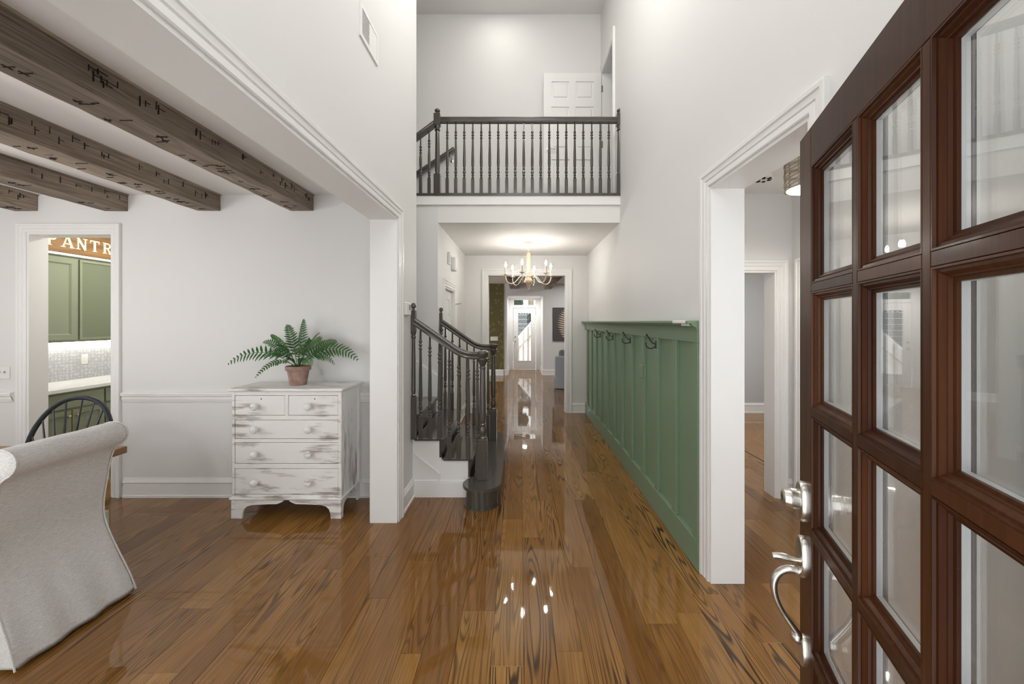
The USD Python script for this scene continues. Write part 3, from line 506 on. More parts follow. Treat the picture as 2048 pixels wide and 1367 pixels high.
# ------------------------------------------------------------------ green wainscot with shelf
wc = thing('wainscot', 'green board and batten wainscot with shelf along the right wall', 'wainscot', (XR, 0, 0))
y0, y1 = r1 + .096, YB
obj('backing_panel', bx(-.008, 0, y0, y1, .15, 1.55), 'green_paint', wc)
obj('base_rail', bx(-.036, 0, y0, y1, 0, .19, .003), 'green_paint', wc); obj('top_rail', bx(-.036, 0, y0, y1, 1.455, 1.53, .003), 'green_paint', wc)
for i in range(12):
    yc = 2.545 + .3835 * i + (.03 if i == 0 else 0)
    obj('batten', bx(-.034, -.006, yc - .042, min(yc + .042, y1), .19, 1.456, .003), 'green_paint', wc)
obj('cove_moulding', sweep([(0, y0, 0), (0, y1, 0)], [(0, 1.525), (-.038, 1.525), (-.040, 1.54), (-.048, 1.555), (-.07, 1.568), (-.074, 1.580), (0, 1.580)][::-1]) if False else place(ext(Polygon([(0, 1.525), (-.038, 1.525), (-.040, 1.54), (-.048, 1.555), (-.07, 1.568), (-.074, 1.580), (0, 1.580)]), y1 - y0), (0, y1, 0), (1, 0, 0), (0, 0, 1), (0, -1, 0)), 'green_paint', wc)
obj('shelf', bx(-.10, 0, y0, y1, 1.578, 1.598, .004), 'green_paint', wc)
obj('unpainted_patch', [bx(-.101, -.06, y0 + .03, y0 + .25, 1.5785, 1.5985, .003), bx(-.0755, -.05, y0 + .04, y0 + .16, 1.562, 1.578, .001)], 'trim_white', wc, label='white plates painted as sunlight on the near shelf end')  # white plates stand for a patch of sunlight on the shelf end
def hook(t):
    obj('plate', bx(-.006, 0, -.011, .011, -.035, .035, .003), 'black_iron', t)
    obj('upper_prong', tube(spline([(-.004, 0, .005), (-.025, 0, .012), (-.05, 0, .04), (-.082, 0, .085)], 14), np.r_[np.full(12, .0042), .0065, .0065]), 'black_iron', t)
    obj('lower_prong', tube(spline([(-.004, 0, -.01), (-.03, 0, -.03), (-.06, 0, -.03), (-.082, 0, -.008), (-.083, 0, .016)], 18), np.r_[np.full(16, .0042), .0058, .0058]), 'black_iron', t)
h0 = thing('coat_hook', 'black iron double coat hook nearest the front door', 'coat hook', (XR - .034, 2.545 + .3835 * 2, 1.40)); hook(h0)
for i, lab in ((4, 'black iron double coat hook second from the front door'), (6, 'black iron double coat hook third from the front door'), (8, 'black iron double coat hook farthest down the corridor')):
    dup(h0, lab, (XR - .034, 2.545 + .3835 * i, 1.40))
for i, lab in ((3, 'green painted switch plate on the batten nearer the front door'), (5, 'green painted switch plate on the batten farther down the wainscot')):
    t = thing('switch_plate', lab, 'switch plate', (XR - .034, 2.545 + .3835 * i, 1.13))
    obj('cover', bx(-.007, 0, -.045, .045, -.06, .06, .003), 'green_paint', t); obj('toggle', bx(-.016, -.005, -.006, .006, -.012, .012, .002), 'green_paint', t)

# ------------------------------------------------------------------ chandelier
CH = (.117, 5.8)
ch = thing('chandelier', 'six arm chandelier with turned wood column and lit candle bulbs', 'chandelier', (CH[0], CH[1], 2.04))
obj('canopy', lathe([(.0, .66), (.02, .662), (.06, .675), (.068, .69), (.068, .704), (0, .704)], 20), 'cream_metal', ch)
obj('chain', [tube([(.011 * math.cos(a) * (1 if i % 2 else 0), .011 * math.cos(a) * (0 if i % 2 else 1), .572 + .019 * i + .015 * math.sin(a)) for a in np.linspace(0, 2 * math.pi, 12, endpoint=False)], .0025, 5, True) for i in range(5)], 'cream_metal', ch)
obj('column', lathe([(0, .0), (.008, .005), (.012, .02), (.009, .03), (.02, .06), (.026, .075), (.032, .08), (.024, .088), (.05, .11), (.06, .135), (.06, .15), (.054, .165), (.03, .185), (.022, .20), (.03, .21), (.03, .222), (.02, .232), (.022, .245), (.03, .26), (.028, .36), (.024, .48), (.03, .53), (.022, .555), (.01, .563), (0, .565)], 20), 'raw_wood', ch)
for k, a in enumerate([-14, 46, 106, 166, 226, 286]):
    ca, sa = math.cos(math.radians(a)), -math.sin(math.radians(a)); P = lambda r, z: (r * ca, r * sa, z)
    arm = obj('arm', [tube(spline([P(.02, .205), P(.08, .225), P(.14, .19), P(.22, .11), P(.29, .105), P(.335, .16), P(.34, .215)], 26), .0062, 7), lathe([(.006, .21), (.014, .218), (.034, .228), (.034, .234), (.012, .236)], 14, P(.34, 0))], 'cream_metal', ch)
    cd = obj('candle', lathe([(.013, .234), (.013, .325), (.009, .33), (.009, .336)], 12, P(.34, 0)), 'candle_cream', ch)
    obj('bulb', lathe([(.007, .334), (.012, .345), (.0165, .362), (.014, .385), (.007, .403), (.001, .412)], 12, P(.34, 0)), 'bulb', cd, label='glowing flame shaped bulb')

for i, (q, lab) in enumerate([((-.3, 5.2, ZT), 'round recessed ceiling light over the upstairs hall'), ((.1, 2.2, ZT), 'added round recessed fill light high over the foyer'), ((.1, 3.7, ZT), 'added round recessed fill light over the balcony front')]):  # foyer and balcony cans added as fill; upstairs one read off its glow
    t = thing('recessed_light', lab, 'ceiling light', q); obj('trim_ring', lathe([(.07, -.004), (.095, -.004), (.095, 0), (.07, 0)], 24, ring=True), 'plastic', t)
    can_light(str(t.GetPath()) + '/lamp', (0, 0, -.01), .07, (1.2, 3, 3)[i])
for q, lab, pw in (((.1, 2.8, 4.95), 'added white globe fill lamp hanging high in the foyer, above the view', 13), ((-3.9, 1.75, 1.98), 'white glass globe pendant over the dining table, left of the view', 7)):  # foyer globe added to even the wall light; dining lamp inferred from a shadow
    t = thing('globe_pendant', lab, 'pendant lamp', q); zt = (ZT if q[2] > 3 else 2.742) - q[2]
    obj('cord', tube([(0, 0, .16), (0, 0, zt)], .005, 6), 'black_iron', t); obj('canopy', lathe([(0, zt - .03), (.06, zt - .02), (.065, zt), (0, zt)], 20), 'nickel', t); obj('cap', lathe([(0, .15), (.05, .152), (.04, .19), (0, .19)], 16), 'nickel', t)
    lamp(str(t.GetPath()) + '/light', (0, 0, 0), .15, pw, (1, .985, .96))
for nm, q, lab, pw in t_rec:
    t = thing(nm, lab, 'ceiling light', q); obj('trim_ring', lathe([(.07, -.004), (.095, -.004), (.095, 0), (.07, 0)], 24, ring=True), 'plastic', t); can_light(str(t.GetPath()) + '/lamp', (0, 0, -.01), .07, pw, (1, .98, .95))
# ------------------------------------------------------------------ small wall fittings
t = thing('thermostat', 'white thermostat on the wall by the stair post', 'thermostat', (XL, 3.40, 1.70))
obj('body', bx(0, .028, -.07, .07, -.055, .055, .006), 'plastic', t); obj('display', bx(.027, .030, .0, .045, -.01, .035, .001), 'screen', t)
t = thing('wall_vent', 'white air return grille high on the left foyer wall', 'vent', (XL, 2.565, 3.435))
obj('frame', wall_x(0, .010, sbox(-.15, -.105, .15, .105).difference(sbox(-.125, -.08, .125, .08))), 'trim_white', t); obj('shadow_box', bx(-.004, .001, -.125, .125, -.08, .08), 'vent_dark', t)
for i in range(12):
    z = -.075 + i * .0132
    obj('louver', cat_([bx(.0, .0075, -.124, .0, z, z + .003), ]), 'trim_white', t)
obj('cover_plate', bx(0, .008, .0, .124, -.08, .08, .002), 'trim_white', t)
t = thing('ceiling_register', 'white slotted air register on the dining ceiling beside the beam', 'vent', (-1.62, 3.17, 2.742))
obj('frame', bx(-.06, .06, -.26, .26, -.008, 0, .003), 'trim_white', t)
for i in range(7): obj('slat', bx(-.045 + .013 * i, -.038 + .013 * i, -.24, .24, -.011, -.007), 'trim_white', t)
t = thing('door_chime', 'larger white chime box on the corridor left wall', 'chime', (-.965, 5.62, 2.40)); obj('body', bx(0, .06, -.09, .09, -.09, .09, .008), 'plastic', t); obj('cover', bx(.055, .066, -.075, .075, -.075, .075, .004), 'plastic', t)
t = thing('alarm_sensor', 'smaller white sensor box on the corridor left wall', 'sensor', (-.965, 5.30, 2.43)); obj('body', bx(0, .035, -.05, .05, -.08, .08, .006), 'plastic', t); obj('grille', [bx(.034, .037, -.03, .03, -.05 + .02 * i, -.042 + .02 * i) for i in range(5)], 'plastic_grey', t)
t = thing('light_switch', 'white three toggle light switch plate left of the pantry doorway', 'light switch', (-4.72, YD, 1.128))
obj('cover', bx(-.085, .085, -.007, 0, -.058, .058, .003), 'plastic', t)
for x in (-.046, 0, .046): obj('toggle', bx(x - .005, x + .005, -.018, -.005, -.004, .016, .002), 'plastic_grey', t)
t = thing('light_switch', 'white four toggle light switch plate on the olive wallpaper', 'light switch', (-.78, YV - .03, 1.09))
obj('cover', bx(-.11, .11, -.007, 0, -.06, .06, .003), 'plastic', t)
for x in (-.069, -.023, .023, .069): obj('toggle', bx(x - .006, x + .006, -.018, -.005, -.004, .018, .002), 'plastic_grey', t)
t = thing('smoke_detector', 'round white smoke detector on the vestibule ceiling', 'smoke detector', (1.93, 3.16, ZC))
obj('base', lathe([(0, -.03), (.05, -.03), (.062, -.022), (.066, 0), (0, 0)], 24), 'plastic', t)
for k in range(6):
    a = math.radians(60 * k); m = bx(.03, .056, -.012, .012, -.034, -.026); m.apply_transform(trimesh.transformations.rotation_matrix(a, [0, 0, 1])); obj('sound_slot', m, 'dark_gap', t)
t = thing('woven_lamp', 'woven rope drum ceiling lamp in the vestibule', 'ceiling lamp', (1.91, 2.6, 2.46))
obj('lining', cat_([lathe([(.150, .0), (.150, .25), (.146, .25), (.146, 0)], 32, ring=True)]), 'shade_lining', t)
wv = []
for i in range(15): wv.append(tube([((.155 + .004 * math.sin(a * 9 + i * 1.7)) * math.cos(a), (.155 + .004 * math.sin(a * 9 + i * 1.7)) * math.sin(a), .006 + .017 * i + .004 * math.sin(a * 5 + i * 2.1)) for a in np.linspace(0, 2 * math.pi, 48, endpoint=False)], .0036, 5, True))
obj('weave', wv, 'rope_brown', t, kind='stuff'); obj('rib', [tube([(.156 * math.cos(a), .156 * math.sin(a), 0), (.156 * math.cos(a), .156 * math.sin(a), .25)], .003, 5) for a in np.linspace(0, 2 * math.pi, 14, endpoint=False)], 'rope_brown', t, kind='stuff')
obj('canopy', lathe([(.06, .27), (.06, .285), (0, .285)], 20), 'plastic', t); obj('stem', lathe([(.01, .1), (.01, .28)], 10), 'plastic', t)
obj('bulb', trimesh.creation.icosphere(2, .035).apply_translation((0, 0, .1)), 'led', t)
lamp(str(t.GetPath()) + '/light', (0, 0, .06), .04, 7.0, (1, .96, .9))

# ------------------------------------------------------------------ chest of drawers
CX0, CX1, CY0, CY1 = -2.332, -1.452, 3.215, 3.60
c = thing('chest_of_drawers', 'distressed white chest of drawers against the dining room wall', 'chest of drawers', (CX0, CY0, 0)); W, D = CX1 - CX0, CY1 - CY0
def lz(*b, e=.003): return bx(*b, e)
obj('top', lz(-.022, W + .022, -.022, D, 1.030, 1.052, e=.005), 'chalk_white_top', c)
carc = [lz(.001, .0195, .012, D, .161, 1.029), lz(0, .022, 0, .02, .16, 1.03), lz(W - .022, W, 0, .02, .16, 1.03), lz(.02, W - .02, D - .012, D, .16, 1.03), lz(.02, W - .02, .03, D - .02, .162, .18)]
for z0, z1 in ((.995, 1.03), (.797, .832), (.614, .642), (.404, .441), (.165, .192)): carc.append(lz(.02, W - .02, 0.002, .02, z0, z1, e=.002))
carc.append(lz(W / 2 - .014, W / 2 + .014, .002, .02, .83, .998, e=.002))
obj('carcass', carc, 'chalk_white', c); obj('side_panel', lz(W - .0195, W - .001, .012, D, .161, 1.029), 'chalk_white_side', c)
obj('side_stile', [lz(W - .004, W + .006, 0, .05, .165, 1.03), lz(W - .004, W + .006, D - .05, D, .165, 1.03)], 'chalk_white_side', c)
def knob(x, z, s=1.4):
    m = lathe([(.0, .0), (.009, .0), (.009, .010), (.013, .016), (.0205, .024), (.022, .032), (.018, .040), (.008, .045), (0, .046)], 16); m.apply_scale(s)
    m.apply_transform(trimesh.transformations.rotation_matrix(math.pi / 2, [1, 0, 0])); m.apply_translation((x, .004, z)); return m
kx = [-2.132 - CX0, -1.70 - CX0]
rows = [(.832, .995, [(.024, W / 2 - .016), (W / 2 + .016, W - .024)], .91), (.642, .797, [(.024, W - .024)], .725), (.441, .614, [(.024, W - .024)], .527), (.192, .404, [(.024, W - .024)], .30)]
for z0, z1, xs, zk in rows:
    for a, b in xs:
        dr = obj('drawer', [lz(a, b, .004, .022, z0 + .003, z1 - .003), bx(a + .01, b - .01, .022, D - .05, z0 + .01, z1 - .02)], 'chalk_white', c)
        for x in kx:
            if a < x < b: obj('knob', knob(x, zk), 'chalk_white', dr)
        if len(xs) == 2: obj('keyhole', [bx((a + b) / 2 + .01, (a + b) / 2 + .014, .002, .006, z1 - .035, z1 - .022)], 'dark_gap', dr)
obj('base_moulding', [lz(-.016, W + .016, -.016, D, .155, .172, e=.005)], 'chalk_white', c)
def apron(L):
    k = min(1.0, L / .7)
    q = [(0, 0), (.082 * k, 0), (.085 * k, .04), (.096 * k, .075), (.12 * k, .098), (.16 * k, .110), (.24 * k, .114), (L / 2 - .075 * k, .118), (L / 2 - .045 * k, .130), (L / 2 - .028 * k, .138), (L / 2 - .022 * k, .150), (L / 2, .1505)]
    q2 = [(L - a, b) for a, b in reversed(q[:-1])]
    return Polygon(q + q2 + [(L, .157), (0, .157)])
obj('front_apron', [wall_y(0, .018, apron(W)), bx(-.004, .024, -.006, .03, 0, .157, .003), bx(W - .024, W + .004, -.006, .03, 0, .157, .003)], 'chalk_white', c)
sa = apron(D); obj('side_apron', wall_x(W - .018, W, sa), 'chalk_white_side', c); obj('side_apron', wall_x(0, .018, sa), 'chalk_white_side', c)

# ------------------------------------------------------------------ potted fern
pf = thing('potted_fern', 'green fern in a terracotta pot on the white chest', 'potted plant', (-1.904, 3.41, 1.052))
obj('pot', lathe([(0, 0), (.062, 0), (.066, .004), (.085, .122), (.097, .124), (.099, .130), (.099, .158), (.094, .162), (.088, .160), (.084, .135), (.0, .134)], 28), 'terracotta', pf)
obj('soil', lathe([(0, .134), (.085, .134), (.06, .148), (0, .152)], 16), 'soil', pf)
def frond(tip, rise, wid, seed, n=14):
    rr = random.Random(seed); b = np.array([tip[0] * .05, tip[1] * .05, .15]); t = np.array(tip, float) + (0, 0, .15)
    c1 = b + (t - b) * .35 + np.array([0, 0, rise]); c2 = b + (t - b) * .75 + np.array([0, 0, rise * .75]); s = np.linspace(0, 1, 30)[:, None]
    cv = (1 - s) ** 3 * b + 3 * s * (1 - s) ** 2 * c1 + 3 * s * s * (1 - s) * c2 + s ** 3 * t
    stem = tube(cv, np.linspace(.0028, .0008, 30), 5); v, f = [], []
    roll = (rr.choice((-1, 1)) * rr.uniform(.75, 1.15) if abs(tip[0]) > .18 else rr.uniform(-.4, .4)); L = np.linalg.norm(t - b)
    for i in range(n):
        u = .22 + .77 * i / (n - 1); k = u * 29; j = int(min(k, 28)); p = cv[j] + (cv[j + 1] - cv[j]) * (k - j); d = cv[j + 1] - cv[j]; d /= np.linalg.norm(d)
        sd = np.cross(d, [0, 0, 1.0]); nn = np.linalg.norm(sd); sd = sd / nn if nn > .1 else np.array([1.0, 0, 0]); upv = np.cross(sd, d)
        if nn < .5: sd = np.array([1.0, 0, 0]) * .9 + sd * .1; sd -= d * (sd @ d); sd /= np.linalg.norm(sd); upv = np.cross(sd, d)
        sd = sd * math.cos(roll) + upv * math.sin(roll); upv = np.cross(sd, d)
        ln = wid * (min(1, (u - .1) / .3)) * (1.02 - u) ** .6 * 1.25 * rr.uniform(.85, 1.1)
        for sg in (-1, 1):
            ax = sd * sg * .86 + d * .5; ax /= np.linalg.norm(ax); w2 = np.cross(upv, ax); w2 /= np.linalg.norm(w2); hw = min(.0105, L * .26 / n + .003) * (.4 + .6 * ln / wid)
            dr = -.25 * ln * upv; o = len(v)
            for q, ww, dd in ((0, .5, 0), (.3, 1, .08), (.62, .8, .35), (.85, .42, .7)): v += [p + ax * ln * q + w2 * hw * ww + dr * dd, p + ax * ln * q - w2 * hw * ww + dr * dd]
            v.append(p + ax * ln + dr)
            for a in (0, 2, 4): f += [(o + a, o + a + 1, o + a + 3), (o + a, o + a + 3, o + a + 2)]
            f.append((o + 6, o + 7, o + 8))
    return cat_([stem, tm(v, f, False)])
tips = [(-.565, -.05, .03, .17, .10), (-.30, -.10, -.075, .13, .045), (.045, .0, .405, .05, .085), (-.13, .06, .36, .05, .08), (-.22, -.02, .27, .08, .085), (-.34, .06, .21, .10, .07), (.50, .02, .06, .19, .10), (.365, -.12, .04, .16, .10), (.30, .06, .21, .10, .09), (.14, .08, .29, .08, .07), (.22, -.05, .24, .10, .085), (-.10, -.18, .20, .10, .08), (.12, -.20, .15, .12, .08), (-.20, -.14, .10, .12, .07), (.06, .14, .22, .10, .07), (.20, -.16, .03, .10, .07), (-.03, -.16, .05, .08, .05), (.10, -.10, .08, .05, .05), (-.08, -.06, .10, .04, .05)]
for i, (a, b, z, ri, wd) in enumerate(tips): obj('frond', frond((a, b, z), ri, wd, i), 'frond_green', pf, smooth=False)

# ------------------------------------------------------------------ pantry beyond the dining room
struct('wall_pantry', bx(-5.39, -5.27, YD + .13, 5.5, 0, ZC), 'wall_paint', 'white pantry wall behind the sage cabinets', 'wall')
struct('wall_pantry_end', bx(-5.27, -3.72, 5.4, 5.5, 0, ZC), 'wall_paint', 'white end wall of the pantry', 'wall')
struct('ceiling_pantry', bx(-5.39, -3.72, YD + .13, 5.5, ZC, ZC + .1), 'ceiling_paint', 'white pantry ceiling', 'ceiling')
bs = thing('backsplash', 'grey patterned tile backsplash over the pantry counter', 'backsplash', (-5.27, 0, .91), kind='structure')
obj('grout', bx(0, .0078, 3.79, 5.39, 0, .46), 'plastic', bs)
for r in range(3):
    for q in range(6): obj('tile', bx(0, .010, 3.79 + .27 * q + .002, 3.79 + .27 * q + .268, .155 * r + .001, .155 * r + .153, .0015), 'tile_print', bs)
t = thing('recessed_light', 'added round recessed fill light in the pantry', 'ceiling light', (-4.2, 4.5, ZC)); obj('trim_ring', lathe([(.07, -.004), (.095, -.004), (.095, 0), (.07, 0)], 24, ring=True), 'plastic', t); can_light(str(t.GetPath()) + '/lamp', (0, 0, -.01), .07, 4.5)  # can added to brighten the dark pantry
bc = thing('base_cabinet', 'sage green base cabinet with brass knobs in the pantry', 'cabinet', (-5.27, 3.77, 0))
obj('body', bx(0, .62, 0, 1.62, .1, .87), 'sage_paint', bc); obj('toe_kick', bx(0, .55, 0, 1.62, 0, .1), 'dark_gap', bc)
def front(name, y0, y1, z0, z1, kn):
    fr = wall_x(.62, .64, sbox(y0, z0, y1, z1).difference(sbox(y0 + .05, z0 + .05, y1 - .05, z1 - .05))) if z1 - z0 > .25 else bx(.62, .64, y0, y1, z0, z1, .004)
    p = obj(name, [fr, bx(.62, .63, y0 + .04, y1 - .04, z0 + .04, z1 - .04)], 'sage_paint', bc)
    for ky, kz in kn:
        m = lathe([(.006, 0), (.006, .012), (.014, .018), (.015, .026), (.008, .031), (0, .032)], 12); m.apply_transform(trimesh.transformations.rotation_matrix(math.pi / 2, [0, 1, 0])); m.apply_translation((.64, ky, kz)); obj('knob', m, 'brass', p, label='round brass knob')
front('drawer', .02, .66, .70, .85, [(.2, .775), (.5, .775)]); front('drawer', .68, 1.30, .70, .85, [(.99, .775)]); front('drawer', 1.32, 1.6, .70, .85, [(1.46, .775)])
front('door', .02, .335, .12, .68, [(.30, .62)]); front('door', .345, .66, .12, .68, [(.38, .62)]); front('door', .68, .985, .12, .68, [(.95, .62)]); front('door', .995, 1.30, .12, .68, [(1.03, .62)]); front('door', 1.32, 1.6, .12, .68, [(1.35, .62)])
obj('countertop', [bx(-5.27, -4.61, 3.755, 5.395, .873, .912, .004)], 'counter', label='white countertop on the sage pantry cabinets', cat='countertop')
uc = thing('wall_cabinet', 'sage green wall cabinet with one glazed door in the pantry', 'cabinet', (-5.27, 3.77, 1.37))
obj('body', bx(0, .34, 0, 1.62, 0, .93), 'sage_paint', uc); obj('face_frame', wall_x(.34, .355, sbox(0, 0, 1.62, .93).difference(unary_union([sbox(.28, .04, .61, .89), sbox(.68, .04, 1.28, .89), sbox(1.34, .04, 1.58, .89)]))), 'sage_paint', uc)
for a, b in ((.26, .63), (1.32, 1.6)):
    dd = obj('door', [wall_x(.355, .375, sbox(a, .02, b, .91).difference(sbox(a + .06, .08, b - .06, .85)))], 'sage_paint', uc); obj('panel', bx(.35, .362, a + .055, b - .055, .075, .855), 'sage_paint', dd)
    obj('bead', mitre([(a + .06, .08), (a + .06, .85), (b - .06, .85), (b - .06, .08)][::-1], [(0, 0), (0, .012), (.012, .002), (.012, 0)], (.362, 0, 0), (0, 1, 0), (0, 0, 1), (1, 0, 0), True), 'sage_paint', dd)
dd = obj('glass_door', wall_x(.355, .372, sbox(.655, .02, 1.30, .91).difference(sbox(.68, .045, 1.275, .885))), 'sage_paint', uc); obj('pane', bx(.358, .364, .68, 1.275, .045, .885), 'sage_glass', dd, label='dark glossy glass')
obj('crown', [bx(.0, .385, -.0, 1.62, .93, .958, .006)], 'trim_white', uc, label='pale crown strip on top')
obj('light_strip', bx(.05, .09, .02, 1.6, -.012, -.001), 'led', uc, label='lit strip under the cabinet')
def letter(ch):
    S = []; w = .2
    st_ = lambda p, q, t: S.append(LineString([p, q]).buffer(t / 2, cap_style=2)); sf = lambda x, y: S.append(sbox(x - .19, y - .035, x + .19, y + .035))
    if ch in 'PR':
        st_((.18, 0), (.18, 1), w); bowl = Point(.42, .72).buffer(.28, 24).difference(Point(.42, .72).buffer(.15, 24)).intersection(sbox(.42, 0, 1, 1)); S.append(bowl); S += [sbox(.18, .87, .44, 1), sbox(.18, .44, .44, .57)]; sf(.18, .035); S.append(sbox(-.01, .93, .3, 1))
        if ch == 'R': st_((.42, .5), (.70, 0), .16); sf(.70, .035)
    if ch == 'A': st_((.08, 0), (.40, 1), .12); st_((.42, 1), (.76, 0), .2); S.append(sbox(.2, .26, .64, .36)); sf(.08, .035); sf(.76, .035)
    if ch == 'N': st_((.14, 0), (.14, 1), .13); st_((.70, 0), (.70, 1), .13); st_((.12, 1), (.72, 0), .2); sf(.14, .035); S += [sbox(-.02, .93, .2, 1), sbox(.52, .93, .9, 1)]
    if ch == 'T': st_((.4, 0), (.4, 1), w); S += [sbox(0, .88, .8, 1), sbox(0, .72, .08, 1), sbox(.72, .72, .8, 1)]; sf(.4, .035)
    if ch == 'Y': st_((.4, 0), (.4, .5), w); st_((.4, .45), (.06, 1), .18); st_((.4, .45), (.74, 1), .12); sf(.4, .035); sf(.08, .965); sf(.72, .965)
    return unary_union(S)
sg = thing('pantry_sign', 'long wooden sign lettered PANTRY above the pantry cabinets', 'sign', (-4.885, 3.98, 2.330))
obj('board', bx(-.02, 0, -.02, 1.12, 0, .25, .003), 'sign_wood', sg)
yy = .12
for chx in 'PANTRY':
    L_ = affinity.translate(affinity.scale(letter(chx), .128, .128, origin=(0, 0)), yy, .059)
    obj('letter', wall_x(0, .003, L_), 'letter_cream', sg, smooth=False, label='cream painted letter ' + chx); yy += .138
t = thing('power_outlet', 'white outlet plate on the patterned pantry tiles', 'outlet', (-5.26, 4.80, 1.14)); obj('cover', bx(0, .006, -.037, .037, -.058, .058, .003), 'plastic', t); obj('socket', [bx(.005, .008, -.016, .016, z - .013, z + .013, .002) for z in (-.02, .02)], 'plastic', t)

# ------------------------------------------------------------------ dining table and chairs
TX0, TX1, TY0, TY1, TZ = -4.85, -2.63, 1.49, 2.665, .76
tb = thing('dining_table', 'wooden topped dining table with pale sage turned legs', 'table', (TX1, TY0, 0))
n = 6; ws = (TY1 - TY0) / n
for i in range(n): obj('top_board', bx(TX0 - TX1, 0, ws * i + .0006, ws * (i + 1) - .0006, TZ - .045, TZ, .004), 'table_wood', tb)
obj('apron', [bx(TX0 - TX1 + .1, -.1, .09, .112, .60, .715), bx(TX0 - TX1 + .1, -.1, TY1 - TY0 - .112, TY1 - TY0 - .09, .60, .715), bx(-.112, -.09, .1, TY1 - TY0 - .1, .60, .715), bx(TX0 - TX1 + .09, TX0 - TX1 + .112, .1, TY1 - TY0 - .1, .60, .715)], 'pale_sage', tb)
for x in (-.10, TX0 - TX1 + .10):
    for y in (.10, TY1 - TY0 - .10):
        obj('leg', [bx(x - .042, x + .042, y - .042, y + .042, .56, .715, .004), bx(x - .04, x + .04, y - .04, y + .04, .10, .36, .004), lathe([(.02, 0), (.03, .02), (.034, .06), (.026, .10)], 16, (x, y, 0)), lathe([(.036, .36), (.028, .37), (.038, .385), (.024, .40), (.038, .44), (.040, .48), (.028, .53), (.036, .54), (.036, .56)], 16, (x, y, 0))], 'pale_sage', tb)
# slipcovered chair, back towards the camera
sl = thing('slipcovered_chair', 'grey linen slipcovered dining chair with rolled back nearest the camera', 'chair', (-2.60, 2.075, 0))
prof = spline([(.325, .012), (.255, .20), (.172, .42), (.160, .50), (.178, .66), (.212, .82), (.236, .862), (.268, .882), (.296, .915), (.300, .955), (.275, .990), (.225, 1.004), (.165, .992), (.120, .955), (.095, .88), (.075, .70), (.06, .50), (.05, .40)], 70)
def sheet_solid(prof, hw, rnd=.022, wr=.004, seed=1):
    q = np.vstack([prof, [[.05, .012]]]); m = len(q); poly = Polygon(q)
    tg = np.roll(q, -1, 0) - np.roll(q, 1, 0); nr = np.stack([tg[:, 1], -tg[:, 0]], 1); nr /= np.linalg.norm(nr, axis=1)[:, None] + 1e-9
    if poly.contains(Point(*(q[10] + nr[10] * .01))): nr = -nr
    ys = np.r_[-hw, -hw + .004, -hw + .011, -hw + .022, np.linspace(-hw + .05, hw - .05, 22), hw - .022, hw - .011, hw - .004, hw]
    ins = lambda y: (lambda d: 0 if d > rnd else rnd - math.sqrt(max(rnd * rnd - (rnd - d) ** 2, 0)))(hw - abs(y))
    v = []
    for y in ys:
        e = ins(y); p3 = q - nr * e; nz = meshkit.fbm(np.stack([q[:, 0] * 7, np.full(m, y * 9), q[:, 1] * 5], 1), 3, seed) - .5
        p3 = p3 + nr * (nz * wr * 2)[:, None]; fl = np.clip((.45 - q[:, 1]) / .45, 0, 1) * .025 * np.sign(y) * (abs(y) / hw) ** 3
        wv_ = np.clip((.4 - q[:, 1]) / .4, 0, 1) * .008 * math.sin(y * 38)
        v.append(np.stack([p3[:, 0] + wv_, np.full(m, y) + fl, np.maximum(p3[:, 1], .006)], 1))
    v = np.vstack(v); f = []; K = len(ys)
    for i in range(K - 1):
        for j in range(m): A, B = i * m + j, i * m + (j + 1) % m; f += [(A, B, B + m), (A, B + m, A + m)]
    tri = trimesh.creation.triangulate_polygon(poly, engine='earcut'); idx = np.array([np.argmin(((q - z[:2]) ** 2).sum(1)) for z in tri[0]])
    for a, b, c2 in idx[tri[1]]: f += [(a, c2, b), ((K - 1) * m + a, (K - 1) * m + b, (K - 1) * m + c2)]
    mm = trimesh.Trimesh(v, f, process=False); trimesh.repair.fix_normals(mm); return tm(mm.vertices, mm.faces)
obj('backrest', sheet_solid(prof, .262), 'linen', sl, smooth=50)
for s in (-1, 1): obj('piping', tube([(a - .003, s * (.258 + .025 * max(0, (.45 - b) / .45)), b) for a, b in prof], .0045, 6), 'linen', sl)
obj('seat', [rbx((-.2, 0, .425), (.56, .54, .13), .035), ], 'linen', sl)
sk = []
per = [(.06, -.262), (-.47, -.262), (-.47, .262), (.06, .262)]
for (a, b), (c2, d2) in zip(per[:-1], per[1:]):
    k = 16; vv = []
    for i in range(k + 1):
        u = i / k; xx, yy = a + (c2 - a) * u, b + (d2 - b) * u; wob = .008 * math.sin(u * 22)
        nx, ny = (b - d2), (c2 - a); nl = math.hypot(nx, ny); nx, ny = nx / nl, ny / nl
        nx, ny = -nx, -ny
        if nx * xx + ny * yy < 0 and abs(ny) > .5: nx, ny = -nx, -ny
        vv += [(xx, yy, .42), (xx + (nx if abs(nx) > .5 else 0) * 0 + ny * 0, yy, .42), ]
    top = np.array([[a + (c2 - a) * i / k, b + (d2 - b) * i / k, .43] for i in range(k + 1)]); cen = np.array([-.2, 0, 0]); out = top - cen; out[:, 2] = 0; out /= np.linalg.norm(out, axis=1)[:, None]
    bot = top + out * (.03 + .008 * np.sin(np.arange(k + 1) * 1.4))[:, None]; bot[:, 2] = .012
    v = np.vstack([top, bot, top - out * .006, bot - out * .006]); f = []; n1 = k + 1
    for i in range(k):
        f += [(i, i + 1, n1 + i + 1), (i, n1 + i + 1, n1 + i), (2 * n1 + i, 3 * n1 + i, 3 * n1 + i + 1), (2 * n1 + i, 3 * n1 + i + 1, 2 * n1 + i + 1), (n1 + i, n1 + i + 1, 3 * n1 + i + 1), (n1 + i, 3 * n1 + i + 1, 3 * n1 + i)]
    mm = trimesh.Trimesh(v, f, process=False); trimesh.repair.fix_normals(mm); sk.append(mm)
